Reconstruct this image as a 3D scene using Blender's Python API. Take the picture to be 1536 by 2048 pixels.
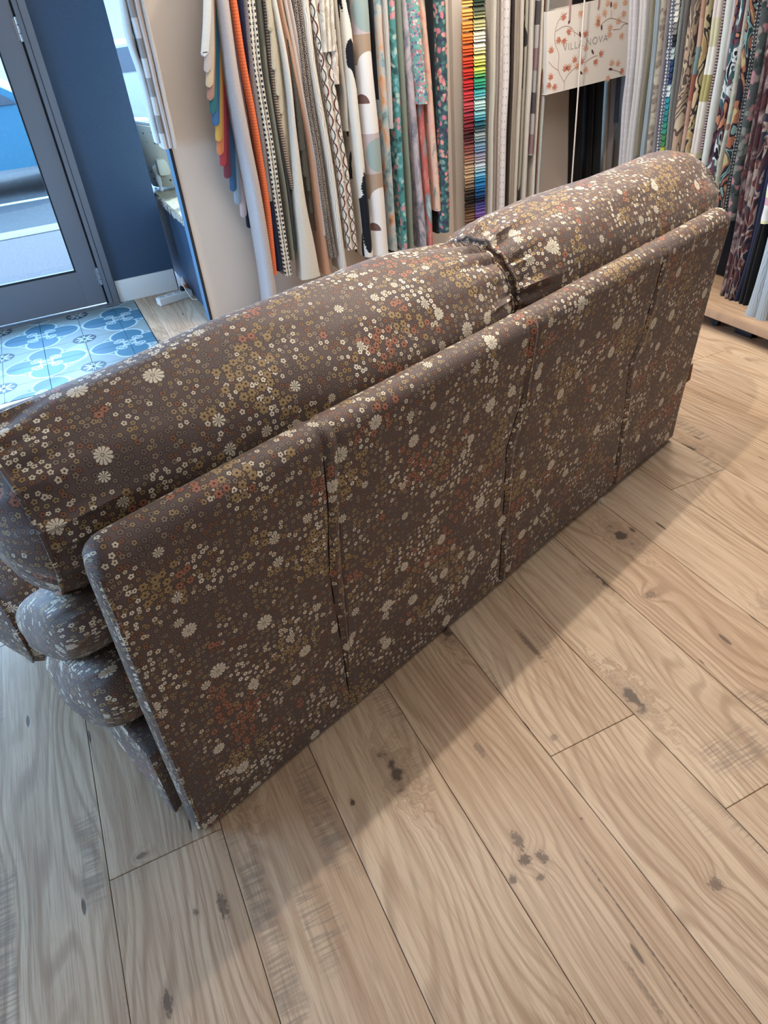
import bpy, bmesh, math, random
from mathutils import Vector, Matrix, noise
random.seed(7)
for o in list(bpy.data.objects): bpy.data.objects.remove(o)
S = bpy.context.scene
COL = S.collection
# ------------------------------------------------------------ camera (room axes: planks run along Y, floor z = 0, metres)
F = 1400.188; CAM = Vector((0, 0, 1.5))
RM = Matrix(((0.89977895, -0.42779171, -0.08597732), (-0.31760726, -0.50698011, -0.80130943), (0.29920474, 0.74830838, -0.59203978)))
cd = bpy.data.cameras.new('camera'); cam = bpy.data.objects.new('camera', cd); COL.objects.link(cam)
cd.sensor_fit = 'HORIZONTAL'; cd.sensor_width = 36; cd.lens = F * 36 / 1536; cd.clip_start = 0.02; cd.clip_end = 200
cam.matrix_world = Matrix.Translation(CAM) @ Matrix((RM[0], -RM[1], -RM[2])).transposed().to_4x4()
S.camera = cam
# ------------------------------------------------------------ colour management, daylight, sun, lamps
S.view_settings.view_transform = 'Standard'; S.view_settings.look = 'None'
S.view_settings.gamma = 1; S.view_settings.use_curve_mapping = False
S.view_settings.exposure = 0.38
W = bpy.data.worlds.new('world'); S.world = W; W.use_nodes = True
bg = W.node_tree.nodes['Background']; bg.inputs[0].default_value = (0.42, 0.65, 1.0, 1); bg.inputs[1].default_value = 16.0
def light(name, typ, loc, energy, color, target=None, size=None, size_y=None, spot=None, blend=0.3, portal=False):
    l = bpy.data.lights.new(name, typ); l.energy = energy; l.color = color
    if typ == 'AREA':
        l.shape = 'RECTANGLE'; l.size = size; l.size_y = size_y or size
        if portal: l.cycles.is_portal = True
    elif typ == 'SUN': l.angle = size
    else: l.shadow_soft_size = size
    if typ == 'SPOT': l.spot_size = math.radians(spot); l.spot_blend = blend
    o = bpy.data.objects.new(name, l); COL.objects.link(o); o.location = loc
    if target is not None: o.rotation_euler = (Vector(target) - Vector(loc)).to_track_quat('-Z', 'Y').to_euler()
    return o
sun_dir = Vector((-0.80, -0.60, -math.tan(math.radians(30.5)))).normalized()
light('sun', 'SUN', (6, 9, 6), 8.0, (0.74, 0.92, 1.0), Vector((6, 9, 6)) + sun_dir, size=0.01)
light('door_daylight', 'AREA', (-0.45, 5.12, 1.3), 1, (1, 1, 1), (-0.45, 0, 1.3), size=1.1, size_y=2.2, portal=True)
light('added_side_window_daylight', 'AREA', (-2.15, 5.12, 1.3), 1, (1, 1, 1), (-2.15, 0, 1.3), size=2.2, size_y=2.5, portal=True)  # portal of the added shop window left of the door
light('added_left_window_daylight', 'AREA', (-3.45, 2.6, 1.28), 1, (1, 1, 1), (0, 2.6, 1.28), size=2.2, size_y=1.8, portal=True)  # portal of the added window in the left wall
light('window_daylight', 'AREA', (2.2, 5.9, 1.6), 1, (1, 1, 1), (2.2, 0, 1.6), size=3.2, size_y=2.2, portal=True)
WARM = (1.0, 0.87, 0.73)
light('ceiling_spot_light', 'SPOT', (1.095, 1.743, 2.62), 84, WARM, (1.85, 1.5, 0), size=0.018, spot=104, blend=0.55)
light('ceiling_spot_light', 'SPOT', (1.9, 3.2, 2.62), 80, WARM, (2.1, 3.9, 0.6), size=0.05, spot=120, blend=0.7)
light('ceiling_spot_light', 'SPOT', (2.75, 2.35, 2.62), 60, WARM, (1.9, 1.95, .9), size=0.12, spot=70, blend=0.9)
light('ceiling_fill', 'AREA', (1.9, 2.3, 2.6), 62, (1.0, 0.93, 0.86), (1.9, 2.3, 0), size=2.4, size_y=2.8)  # soft fill for the ambient light from the ceiling
light('ceiling_fill', 'AREA', (1.2, -1.0, 2.6), 8, (1.0, 0.93, 0.86), (0.9, -0.6, 0), size=2.6, size_y=1.2)  # weak fill over the camera side of the room
# ------------------------------------------------------------ helpers
def ray(u, v):
    return RM.transposed() @ Vector(((u - 768) / F, (v - 1024) / F, 1))
def on(u, v, ax, val):                       # photo point -> point on the plane x|y|z = val
    d = ray(u, v); return CAM + d * ((val - CAM[ax]) / d[ax])
def link(o, parent=None):
    COL.objects.link(o)
    if parent is not None: o.parent = parent
    return o
def tag(o, label=None, cat=None, group=None, kind=None):
    if label: o['label'] = label
    if cat: o['category'] = cat
    if group: o['group'] = group
    if kind: o['kind'] = kind
    return o
def empty(name, loc=(0, 0, 0), rz=0):
    o = bpy.data.objects.new(name, None); o.empty_display_size = .1; link(o)
    o.location = loc; o.rotation_euler = (0, 0, rz); return o
def obj(name, bm, mat, parent=None, smooth=True):
    bmesh.ops.recalc_face_normals(bm, faces=bm.faces)
    me = bpy.data.meshes.new(name); bm.to_mesh(me); bm.free()
    for m in (mat if isinstance(mat, (list, tuple)) else [mat]): me.materials.append(m)
    if smooth:
        me.polygons.foreach_set('use_smooth', [True] * len(me.polygons))
        me.set_sharp_from_angle(angle=math.radians(38))
    return link(bpy.data.objects.new(name, me), parent)
def box(bm, x0, x1, y0, y1, z0, z1, bev=0, seg=2):
    r = bmesh.ops.create_cube(bm, size=1); vs = r['verts']
    for v in vs:
        v.co = Vector(((x0 + x1) / 2 + v.co.x * (x1 - x0), (y0 + y1) / 2 + v.co.y * (y1 - y0), (z0 + z1) / 2 + v.co.z * (z1 - z0)))
    if bev:
        es = list({e for v in vs for e in v.link_edges})
        bmesh.ops.bevel(bm, geom=es, offset=bev, segments=seg, profile=.7, affect='EDGES')
    return vs
def mkbox(name, x0, x1, y0, y1, z0, z1, mat, parent=None, bev=0):
    bm = bmesh.new(); box(bm, x0, x1, y0, y1, z0, z1, bev); return obj(name, bm, mat, parent)
def tube(bm, pts, r, n=8, closed=False, caps=True):
    pts = [Vector(p) for p in pts]; rings = []
    N = len(pts)
    for i, p in enumerate(pts):
        a = pts[(i - 1) % N] if (closed or i) else pts[0]; b = pts[(i + 1) % N] if (closed or i < N - 1) else pts[-1]
        t = (b - a).normalized(); up = Vector((0, 0, 1)) if abs(t.z) < .9 else Vector((1, 0, 0))
        s = t.cross(up).normalized(); w = s.cross(t)
        rr = r[i] if isinstance(r, (list, tuple)) else r
        rings.append([bm.verts.new(p + s * math.cos(2 * math.pi * k / n) * rr + w * math.sin(2 * math.pi * k / n) * rr) for k in range(n)])
    for i in range(N if closed else N - 1):
        A, B = rings[i], rings[(i + 1) % N]
        for k in range(n): bm.faces.new((A[k], A[(k + 1) % n], B[(k + 1) % n], B[k]))
    if caps and not closed:
        bm.faces.new(rings[0][::-1]); bm.faces.new(rings[-1])
    return rings
def lathe(bm, prof, n=20, c=(0, 0, 0)):
    rings = []
    for r, z in prof: rings.append([bm.verts.new((c[0] + r * math.cos(2 * math.pi * k / n), c[1] + r * math.sin(2 * math.pi * k / n), c[2] + z)) for k in range(n)])
    for A, B in zip(rings, rings[1:]):
        for k in range(n): bm.faces.new((A[k], A[(k + 1) % n], B[(k + 1) % n], B[k]))
    bm.faces.new(rings[0][::-1]); bm.faces.new(rings[-1])
def lerp(a, b, t): return a + (b - a) * t
# ------------------------------------------------------------ node helper
def srgb(r, g, b):
    f = lambda c: (c / 12.92 if c <= .04045 else ((c + .055) / 1.055) ** 2.4)
    return (f(r / 255), f(g / 255), f(b / 255), 1)
class NT:
    def __init__(s, name, rough=.8, spec=.3, sheen=0):
        s.m = bpy.data.materials.new(name); s.m.use_nodes = True; s.t = s.m.node_tree
        s.b = s.t.nodes['Principled BSDF']; s.b.inputs['Roughness'].default_value = rough
        s.b.inputs['Specular IOR Level'].default_value = spec
        if sheen: s.b.inputs['Sheen Weight'].default_value = sheen; s.b.inputs['Sheen Roughness'].default_value = .4
    def n(s, typ, ins=None, **k):
        x = s.t.nodes.new(typ)
        for a, v in k.items(): setattr(x, a, v)
        for a, v in (ins or {}).items(): s.put(x.inputs[a], v)
        return x
    def put(s, inp, v):
        if isinstance(v, bpy.types.NodeSocket): s.t.links.new(v, inp)
        elif v is not None:
            try: inp.default_value = v
            except Exception: inp.default_value = tuple(v)[:3]
    def ma(s, op, a, b=None, c=None, clamp=False):
        x = s.t.nodes.new('ShaderNodeMath'); x.operation = op; x.use_clamp = clamp
        s.put(x.inputs[0], a)
        if b is not None: s.put(x.inputs[1], b)
        if c is not None: s.put(x.inputs[2], c)
        return x.outputs[0]
    def vm(s, op, a, b=None):
        x = s.t.nodes.new('ShaderNodeVectorMath'); x.operation = op; s.put(x.inputs[0], a)
        if b is not None: s.put(x.inputs[1], b)
        return x.outputs[0] if op not in ('LENGTH', 'DOT_PRODUCT') else x.outputs['Value']
    def mix(s, f, a, b, bt='MIX'):
        x = s.t.nodes.new('ShaderNodeMix'); x.data_type = 'RGBA'; x.blend_type = bt
        s.put(x.inputs[0], f); s.put(x.inputs[6], a); s.put(x.inputs[7], b); return x.outputs[2]
    def noise(s, vec, scale, detail=2, rough=.5, dim='3D', dist=0):
        x = s.n('ShaderNodeTexNoise', {'Vector': vec, 'Scale': scale, 'Detail': detail, 'Roughness': rough, 'Distortion': dist}, noise_dimensions=dim); return x.outputs[0]
    def ramp(s, f, stops, interp='LINEAR'):
        x = s.t.nodes.new('ShaderNodeValToRGB'); x.color_ramp.interpolation = interp; s.put(x.inputs[0], f)
        e = x.color_ramp.elements
        while len(e) < len(stops): e.new(.5)
        for i, (p, c) in enumerate(stops): e[i].position = p; e[i].color = c if len(c) == 4 else (*c, 1)
        return x.outputs[0]
    def ss(s, x, a, b):                      # smoothstep-like 0..1
        r = s.n('ShaderNodeMapRange', {'Value': x, 'From Min': a, 'From Max': b}, clamp=True); return r.outputs[0]
    def sep(s, v):
        x = s.n('ShaderNodeSeparateXYZ', {0: v}); return x.outputs
    def comb(s, x, y, z=0):
        return s.n('ShaderNodeCombineXYZ', {0: x, 1: y, 2: z}).outputs[0]
    def uv(s): return s.n('ShaderNodeTexCoord').outputs['UV']
    def ob(s): return s.n('ShaderNodeTexCoord').outputs['Object']
    def scale(s, v, k): return s.vm('MULTIPLY', v, k if isinstance(k, tuple) else (k, k, k))
    def col(s, c): s.put(s.b.inputs['Base Color'], c)
    def bump(s, h, strength=.3, dist=.001):
        x = s.n('ShaderNodeBump', {'Height': h, 'Strength': strength, 'Distance': dist}); s.put(s.b.inputs['Normal'], x.outputs[0])
def plain(name, c, rough=.7, spec=.3, metal=0, bump=0, bscale=200, sheen=0, var=.0, vscale=6):
    t = NT(name, rough, spec, sheen); t.b.inputs['Metallic'].default_value = metal
    if var:
        n = t.noise(t.ob(), vscale, 4)
        t.col(t.mix(n, tuple(x * (1 - var) for x in c[:3]) + (1,), tuple(min(1, x * (1 + var)) for x in c[:3]) + (1,)))
    else: t.col(c)
    if bump: t.bump(t.noise(t.ob(), bscale, 3), bump, .002)
    return t.m
# ------------------------------------------------------------ materials: floral sofa cloth
def floral():
    t = NT('floral_velvet', .62, .32, .12)
    uv = t.uv()
    def cells(scale, rnd, off):
        v = t.vm('ADD', t.scale(uv, scale), (off, off * 1.7, 0))
        vo = t.n('ShaderNodeTexVoronoi', {'Vector': v, 'Scale': 1.0, 'Randomness': rnd}, voronoi_dimensions='2D', feature='F1')
        d = t.vm('SUBTRACT', v, vo.outputs['Position'])
        x, y, _ = t.sep(d)
        r = t.ma('SQRT', t.ma('ADD', t.ma('MULTIPLY', x, x), t.ma('MULTIPLY', y, y)))
        th = t.ma('ARCTAN2', y, x)
        cr = t.n('ShaderNodeSeparateColor', {0: vo.outputs['Color']}).outputs
        return r, th, cr, vo.outputs['Position']
    def petals(r, th, rnd, n, R, amp=.17):
        a = t.ma('COSINE', t.ma('ADD', t.ma('MULTIPLY', th, n), t.ma('MULTIPLY', rnd, 6.28)))
        Re = t.ma('MULTIPLY', R, t.ma('ADD', 1 - amp, t.ma('MULTIPLY', a, amp)))
        return t.ma('SUBTRACT', Re, r)
    base = t.mix(t.noise(uv, 9, 2), srgb(84, 71, 69), srgb(98, 83, 80))
    # small flowers
    r, th, cr, pos = cells(72, .62, 3.1)
    R = t.ma('ADD', .32, t.ma('MULTIPLY', cr[0], .15))
    s = petals(r, th, cr[1], 5, R, .13)
    cl = t.noise(pos, .13, 1, dim='2D')
    sel = t.ma('ADD', t.ma('MULTIPLY', cr[2], .62), t.ma('MULTIPLY', t.ma('SUBTRACT', cl, .5), 1.3))
    sel = t.ma('ADD', sel, .1, clamp=True)
    small = t.ramp(sel, [(0, srgb(108, 95, 86)), (.17, srgb(132, 116, 102)), (.32, srgb(124, 88, 68)), (.42, srgb(146, 126, 96)), (.56, srgb(205, 192, 170)), (.7, srgb(150, 122, 84)), (.8, srgb(228, 218, 198))], 'CONSTANT')
    c = t.mix(t.ss(s, -.10, -.05), base, srgb(52, 38, 34))
    c = t.mix(t.ss(s, -.02, .03), c, small)
    c = t.mix(t.ss(t.ma('SUBTRACT', t.ma('MULTIPLY', R, .27), r), -.02, .02), c, srgb(48, 34, 28))
    # medium rust / ochre flowers in drifts
    r, th, cr, pos = cells(46, .5, 7.7)
    cl = t.noise(pos, .16, 2, dim='2D')
    act = t.ma('GREATER_THAN', t.ma('ADD', cl, t.ma('MULTIPLY', cr[2], .12)), .66)
    R = t.ma('MULTIPLY', act, t.ma('ADD', .38, t.ma('MULTIPLY', cr[0], .08)))
    s = petals(r, th, cr[1], 6, R, .14)
    hue = t.noise(pos, .11, 1, dim='2D')
    med = t.mix(t.ma('GREATER_THAN', t.ma('ADD', hue, t.ma('MULTIPLY', cr[2], .14)), .58), srgb(152, 102, 82), srgb(152, 129, 94))
    c = t.mix(t.ma('MULTIPLY', act, t.ss(s, -.09, -.05)), c, srgb(60, 42, 36))
    c = t.mix(t.ma('MULTIPLY', act, t.ss(s, -.02, .02)), c, med)
    c = t.mix(t.ma('MULTIPLY', act, t.ss(t.ma('SUBTRACT', .10, r), -.02, .02)), c, srgb(62, 34, 20))
    # cream daisies
    for sc, off, thr, n, R0, gp in ((8.6, 1.3, .50, 12, .158, .405), (10.5, 5.2, .58, 9, .13, .34)):
        r, th, cr, pos = cells(sc, .6, off)
        act = t.ma('GREATER_THAN', cr[2], thr)
        R = t.ma('MULTIPLY', R0, t.ma('ADD', .78, t.ma('MULTIPLY', cr[0], .38)))
        a = t.ma('ADD', t.ma('MULTIPLY', th, n / 6.28318), t.ma('MULTIPLY', cr[1], 5))
        fr = t.ma('ABSOLUTE', t.ma('SUBTRACT', t.ma('FRACT', a), .5))     # 0 mid petal .. .5 gap
        tip = t.ma('MULTIPLY', R, t.ma('SUBTRACT', 1.0, t.ma('MULTIPLY', t.ma('POWER', t.ma('MULTIPLY', fr, 2), 3), .3)))
        tip = t.ma('MULTIPLY', tip, t.ma('ADD', .9, t.ma('MULTIPLY', t.ma('SINE', t.ma('ADD', th, cr[1])), .1)))
        inside = t.ss(t.ma('SUBTRACT', tip, r), -.004, .004)
        gap = t.ss(t.ma('SUBTRACT', gp, fr), -.03, .03)
        rr = t.ma('DIVIDE', r, R)
        core = t.ss(t.ma('SUBTRACT', .11, rr), -.02, .02); rim = t.ss(t.ma('SUBTRACT', .17, rr), -.02, .02)
        halo = t.ma('MULTIPLY', act, t.ss(t.ma('SUBTRACT', t.ma('MULTIPLY', tip, 1.03), r), -.006, .004))
        c = t.mix(halo, c, srgb(56, 45, 42))
        pet = t.ma('MULTIPLY', t.ma('MULTIPLY', inside, gap), act)
        c = t.mix(pet, c, srgb(214, 205, 186))
        c = t.mix(t.ma('MULTIPLY', act, rim), c, srgb(60, 50, 44))
        c = t.mix(t.ma('MULTIPLY', act, core), c, srgb(205, 195, 175))
    t.col(c)
    wv = t.noise(t.scale(uv, (1400, 1400, 1)), 1, 1)
    t.bump(wv, .12, .0006)
    return t.m
# ------------------------------------------------------------ materials: oak planks
FLOOR_MARKS = [(.491, .654, .009, .022, .75), (.480, .611, .013, .010, .85), (.516, .598, .010, .014, .8), (.434, .588, .008, .009, .8), (.488, .565, .008, .006, .7),
    (.789, .391, .013, .013, .65), (1.258, 1.096, .020, .013, .55), (.715, .829, .010, .008, .5), (.207, .908, .005, .008, .9), (.839, 1.108, .008, .055, .6), (-.127, .825, .009, .026, .7),
    (-.268, .699, .008, .022, .7), (.539, .886, .009, .022, .5), (-.181, .837, .005, .008, .6), (-.265, 1.016, .010, .006, .6), (.590, .38, .0016, .17, .8), (.642, .629, .004, .003, .7),
    (1.424, 1.361, .006, .014, .8), (1.689, 1.881, .004, .012, .7), (.535, .31, .004, .05, .5)]
SAW_PATCHES = [(-.055, .72, .030, .27), (.130, .92, .036, .16), (-.37, 1.06, .026, .13), (-.56, .95, .035, .2), (1.06, .60, .10, .06), (1.22, .62, .05, .10)]
def oak(name='oak_plank', tone=1.0, rot=False):
    t = NT(name, .42, .35)
    info = t.n('ShaderNodeObjectInfo').outputs['Random']
    o = t.ob()
    if rot: x0, y0, z0 = t.sep(o); o = t.comb(x0, y0, 0)
    off = t.comb(t.ma('MULTIPLY', info, 37.0), t.ma('MULTIPLY', info, 91.0), t.ma('MULTIPLY', info, 13.0))
    p = t.vm('ADD', o, off)
    warp = t.noise(t.scale(p, (2.6, .55, 1)), 1.6, 2, .45)
    # knots
    kp = t.scale(p, (3.4, 1.25, 1))
    kv = t.n('ShaderNodeTexVoronoi', {'Vector': kp, 'Scale': 1.0, 'Randomness': 1.0}, voronoi_dimensions='2D')
    kd = t.ma('ADD', kv.outputs['Distance'], t.ma('MULTIPLY', t.ma('SUBTRACT', t.noise(p, 34, 4), .5), .22))
    kr = t.n('ShaderNodeSeparateColor', {0: kv.outputs['Color']}).outputs[0]
    kon = t.ma('GREATER_THAN', kr, .42)
    pull = t.ma('MULTIPLY', kon, t.ma('MULTIPLY', t.ma('POWER', t.ma('MAXIMUM', t.ma('SUBTRACT', .26, kd), 0), 2), 2.2))
    # the individual knots, cracks and saw-marked patches of these boards (metres on the floor)
    wx, wy, _w = t.sep(t.n('ShaderNodeNewGeometry').outputs['Position'])
    jag = t.ma('MULTIPLY', t.ma('SUBTRACT', t.noise(t.scale(p, (1.6, 1, 1)), 110, 4, .7), .5), 3.4)
    marks = []
    if not rot and tone == 1.0:
        for kx, ky, rx, ry, st in FLOOR_MARKS:
            ex_ = t.ma('DIVIDE', t.ma('SUBTRACT', wx, kx), rx); ey_ = t.ma('DIVIDE', t.ma('SUBTRACT', wy, ky), ry)
            marks.append((t.ma('SQRT', t.ma('ADD', t.ma('MULTIPLY', ex_, ex_), t.ma('MULTIPLY', ey_, ey_))), st))
            if rx > .009 and st > .5: pull = t.ma('ADD', pull, t.ma('MULTIPLY', t.ma('POWER', t.ma('MAXIMUM', t.ma('SUBTRACT', 5.0, marks[-1][0]), 0), 2), .0022))
    X, Y, Z = t.sep(p)
    ring = t.ma('ADD', t.ma('ADD', X, t.ma('MULTIPLY', warp, .42)), pull)
    rn = t.ma('SINE', t.ma('MULTIPLY', ring, 260))
    rn2 = t.ma('SINE', t.ma('MULTIPLY', ring, 95))
    grain = t.noise(t.scale(p, (420, 9, 1)), 1, 3, .6)
    mid = t.noise(t.scale(p, (60, 2.2, 1)), 1, 3, .6)
    big = t.noise(t.scale(p, (6, 1.1, 1)), 1, 2)
    base = t.mix(t.ss(big, .3, .7), srgb(184, 160, 134), srgb(208, 187, 162))
    base = t.mix(t.ma('MULTIPLY', info, .45), base, srgb(176, 146, 118))
    c = t.mix(t.ma('MULTIPLY', t.ss(rn, .1, 1), t.ma('MULTIPLY', t.ss(warp, .32, .55), .42)), base, srgb(120, 92, 66))
    c = t.mix(t.ma('MULTIPLY', t.ss(rn2, .2, 1), .20), c, srgb(140, 108, 82))
    c = t.mix(t.ma('MULTIPLY', t.ss(grain, .50, .66), .38), c, srgb(112, 88, 68))
    c = t.mix(t.ma('MULTIPLY', t.ss(mid, .46, .72), .40), c, srgb(136, 100, 72))
    # knots and cracks
    c = t.mix(t.ma('MULTIPLY', kon, t.ma('MULTIPLY', t.ss(t.ma('SUBTRACT', .16, kd), 0, .12), .5)), c, srgb(128, 104, 86))
    c = t.mix(t.ma('MULTIPLY', kon, t.ma('MULTIPLY', t.ss(t.ma('SUBTRACT', .055, kd), 0, .03), .85)), c, srgb(72, 62, 54))
    crv = t.n('ShaderNodeTexVoronoi', {'Vector': t.vm('ADD', t.scale(p, (26, 5, 1)), t.comb(t.ma('MULTIPLY', warp, 3), 0)), 'Scale': 1.0}, voronoi_dimensions='2D')
    cr = t.n('ShaderNodeSeparateColor', {0: crv.outputs['Color']}).outputs[0]
    fleck = t.ma('MULTIPLY', t.ma('GREATER_THAN', cr, .955), t.ss(t.ma('SUBTRACT', t.ma('MULTIPLY', t.noise(p, 9, 1), .24), crv.outputs['Distance']), 0, .04))
    c = t.mix(t.ma('MULTIPLY', fleck, .8), c, srgb(66, 50, 42))
    for d_, st in marks:
        c = t.mix(t.ma('MULTIPLY', t.ss(t.ma('SUBTRACT', 2.6, d_), 0, 2.2), st * .35), c, srgb(138, 112, 94))
        c = t.mix(t.ma('MULTIPLY', t.ss(t.ma('SUBTRACT', 1.25, t.ma('ADD', d_, jag)), 0, .5), st), c, srgb(74, 58, 50))
    # grey saw marks across the board
    sw = t.noise(t.scale(p, (14, 170, 1)), 1, 2)
    swm = t.ma('MULTIPLY', t.ss(t.noise(t.scale(p, (9, 2.4, 1)), 1, 1), .62, .72), t.ss(sw, .45, .62))
    if marks:
        for px_, py_, hx, hy in SAW_PATCHES:
            dd = t.ma('MAXIMUM', t.ma('DIVIDE', t.ma('ABSOLUTE', t.ma('SUBTRACT', wx, px_)), hx), t.ma('DIVIDE', t.ma('ABSOLUTE', t.ma('SUBTRACT', wy, py_)), hy))
            pm = t.ss(t.ma('SUBTRACT', 1.0, t.ma('ADD', dd, t.ma('MULTIPLY', t.ma('SUBTRACT', t.noise(p, 24, 3), .5), 1.2))), 0, .4)
            swm = t.ma('MAXIMUM', swm, t.ma('MULTIPLY', pm, t.ss(sw, .38, .60)))
    c = t.mix(t.ma('MULTIPLY', swm, .5), c, srgb(110, 100, 92))
    if tone != 1: c = t.mix(1.0, c, (tone, tone * .96, tone * .92, 1), 'MULTIPLY')
    t.col(c)
    h = t.ma('ADD', t.ma('MULTIPLY', grain, .6), t.ma('MULTIPLY', rn, -.25))
    h = t.ma('SUBTRACT', h, t.ma('MULTIPLY', fleck, 1.5))
    t.bump(h, .35, .0012)
    t.put(t.b.inputs['Roughness'], t.ma('ADD', .36, t.ma('MULTIPLY', mid, .2)))
    return t.m
def cement_tile():
    t = NT('cement_tile', .5, .25)
    u, v, _ = t.sep(t.uv())
    fu = t.ma('SUBTRACT', t.ma('FRACT', t.ma('ADD', u, 100)), .5); fv = t.ma('SUBTRACT', t.ma('FRACT', t.ma('ADD', v, 100)), .5)   # 0 at the diamond centre
    au = t.ma('ABSOLUTE', fu); av = t.ma('ABSOLUTE', fv)
    def dist(cx, cy, a=au, b=av, ky=1):
        x = t.ma('SUBTRACT', a, cx); y = t.ma('MULTIPLY', t.ma('SUBTRACT', b, cy), ky)
        return t.ma('SQRT', t.ma('ADD', t.ma('MULTIPLY', x, x), t.ma('MULTIPLY', y, y)))
    lite = srgb(150, 170, 176); mid = srgb(54, 98, 122); mid2 = srgb(74, 114, 132); dark = srgb(28, 48, 66); bge = srgb(108, 126, 132)  # tile colours shifted blue to carry the cast of the daylight
    c = t.mix(t.noise(t.uv(), 6, 3), bge, srgb(118, 136, 141))
    d1 = t.ma('MINIMUM', dist(.27, 0), dist(0, .27))
    star = t.ma('ADD', au, av)
    c = t.mix(t.ss(t.ma('SUBTRACT', .50, star), 0, .01), c, mid2)
    c = t.mix(t.ss(t.ma('SUBTRACT', .012, t.ma('ABSOLUTE', t.ma('SUBTRACT', star, .52))), 0, .006), c, lite)
    c = t.mix(t.ss(t.ma('SUBTRACT', .225, d1), 0, .01), c, lite)
    c = t.mix(t.ss(t.ma('SUBTRACT', .198, d1), 0, .01), c, mid)
    # inner curls and diamond
    d2 = dist(.13, .10); d3 = dist(.10, .13)
    cu = t.ma('MINIMUM', t.ma('ABSOLUTE', t.ma('SUBTRACT', d2, .045)), t.ma('ABSOLUTE', t.ma('SUBTRACT', d3, .045)))
    c = t.mix(t.ss(t.ma('SUBTRACT', .013, cu), 0, .006), c, lite)
    c = t.mix(t.ss(t.ma('SUBTRACT', .095, star), 0, .01), c, lite)
    c = t.mix(t.ss(t.ma('SUBTRACT', .07, star), 0, .01), c, mid2)
    c = t.mix(t.ss(t.ma('SUBTRACT', .035, star), 0, .01), c, lite)
    # medallion at the corners
    x = t.ma('SUBTRACT', .5, au); y = t.ma('SUBTRACT', .5, av)
    dm = t.ma('SQRT', t.ma('ADD', t.ma('MULTIPLY', x, x), t.ma('MULTIPLY', y, y)))
    an = t.ma('ARCTAN2', y, x)
    c = t.mix(t.ss(t.ma('SUBTRACT', .175, dm), 0, .008), c, bge)
    c = t.mix(t.ss(t.ma('SUBTRACT', .15, dm), 0, .008), c, dark)
    pr = t.ma('ADD', .085, t.ma('MULTIPLY', t.ma('COSINE', t.ma('MULTIPLY', an, 8)), .045))
    c = t.mix(t.ss(t.ma('SUBTRACT', pr, dm), 0, .01), c, lite)
    c = t.mix(t.ss(t.ma('SUBTRACT', .03, dm), 0, .008), c, dark)
    t.col(c); t.bump(t.noise(t.ob(), 60, 3), .08, .002)
    return t.m
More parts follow.
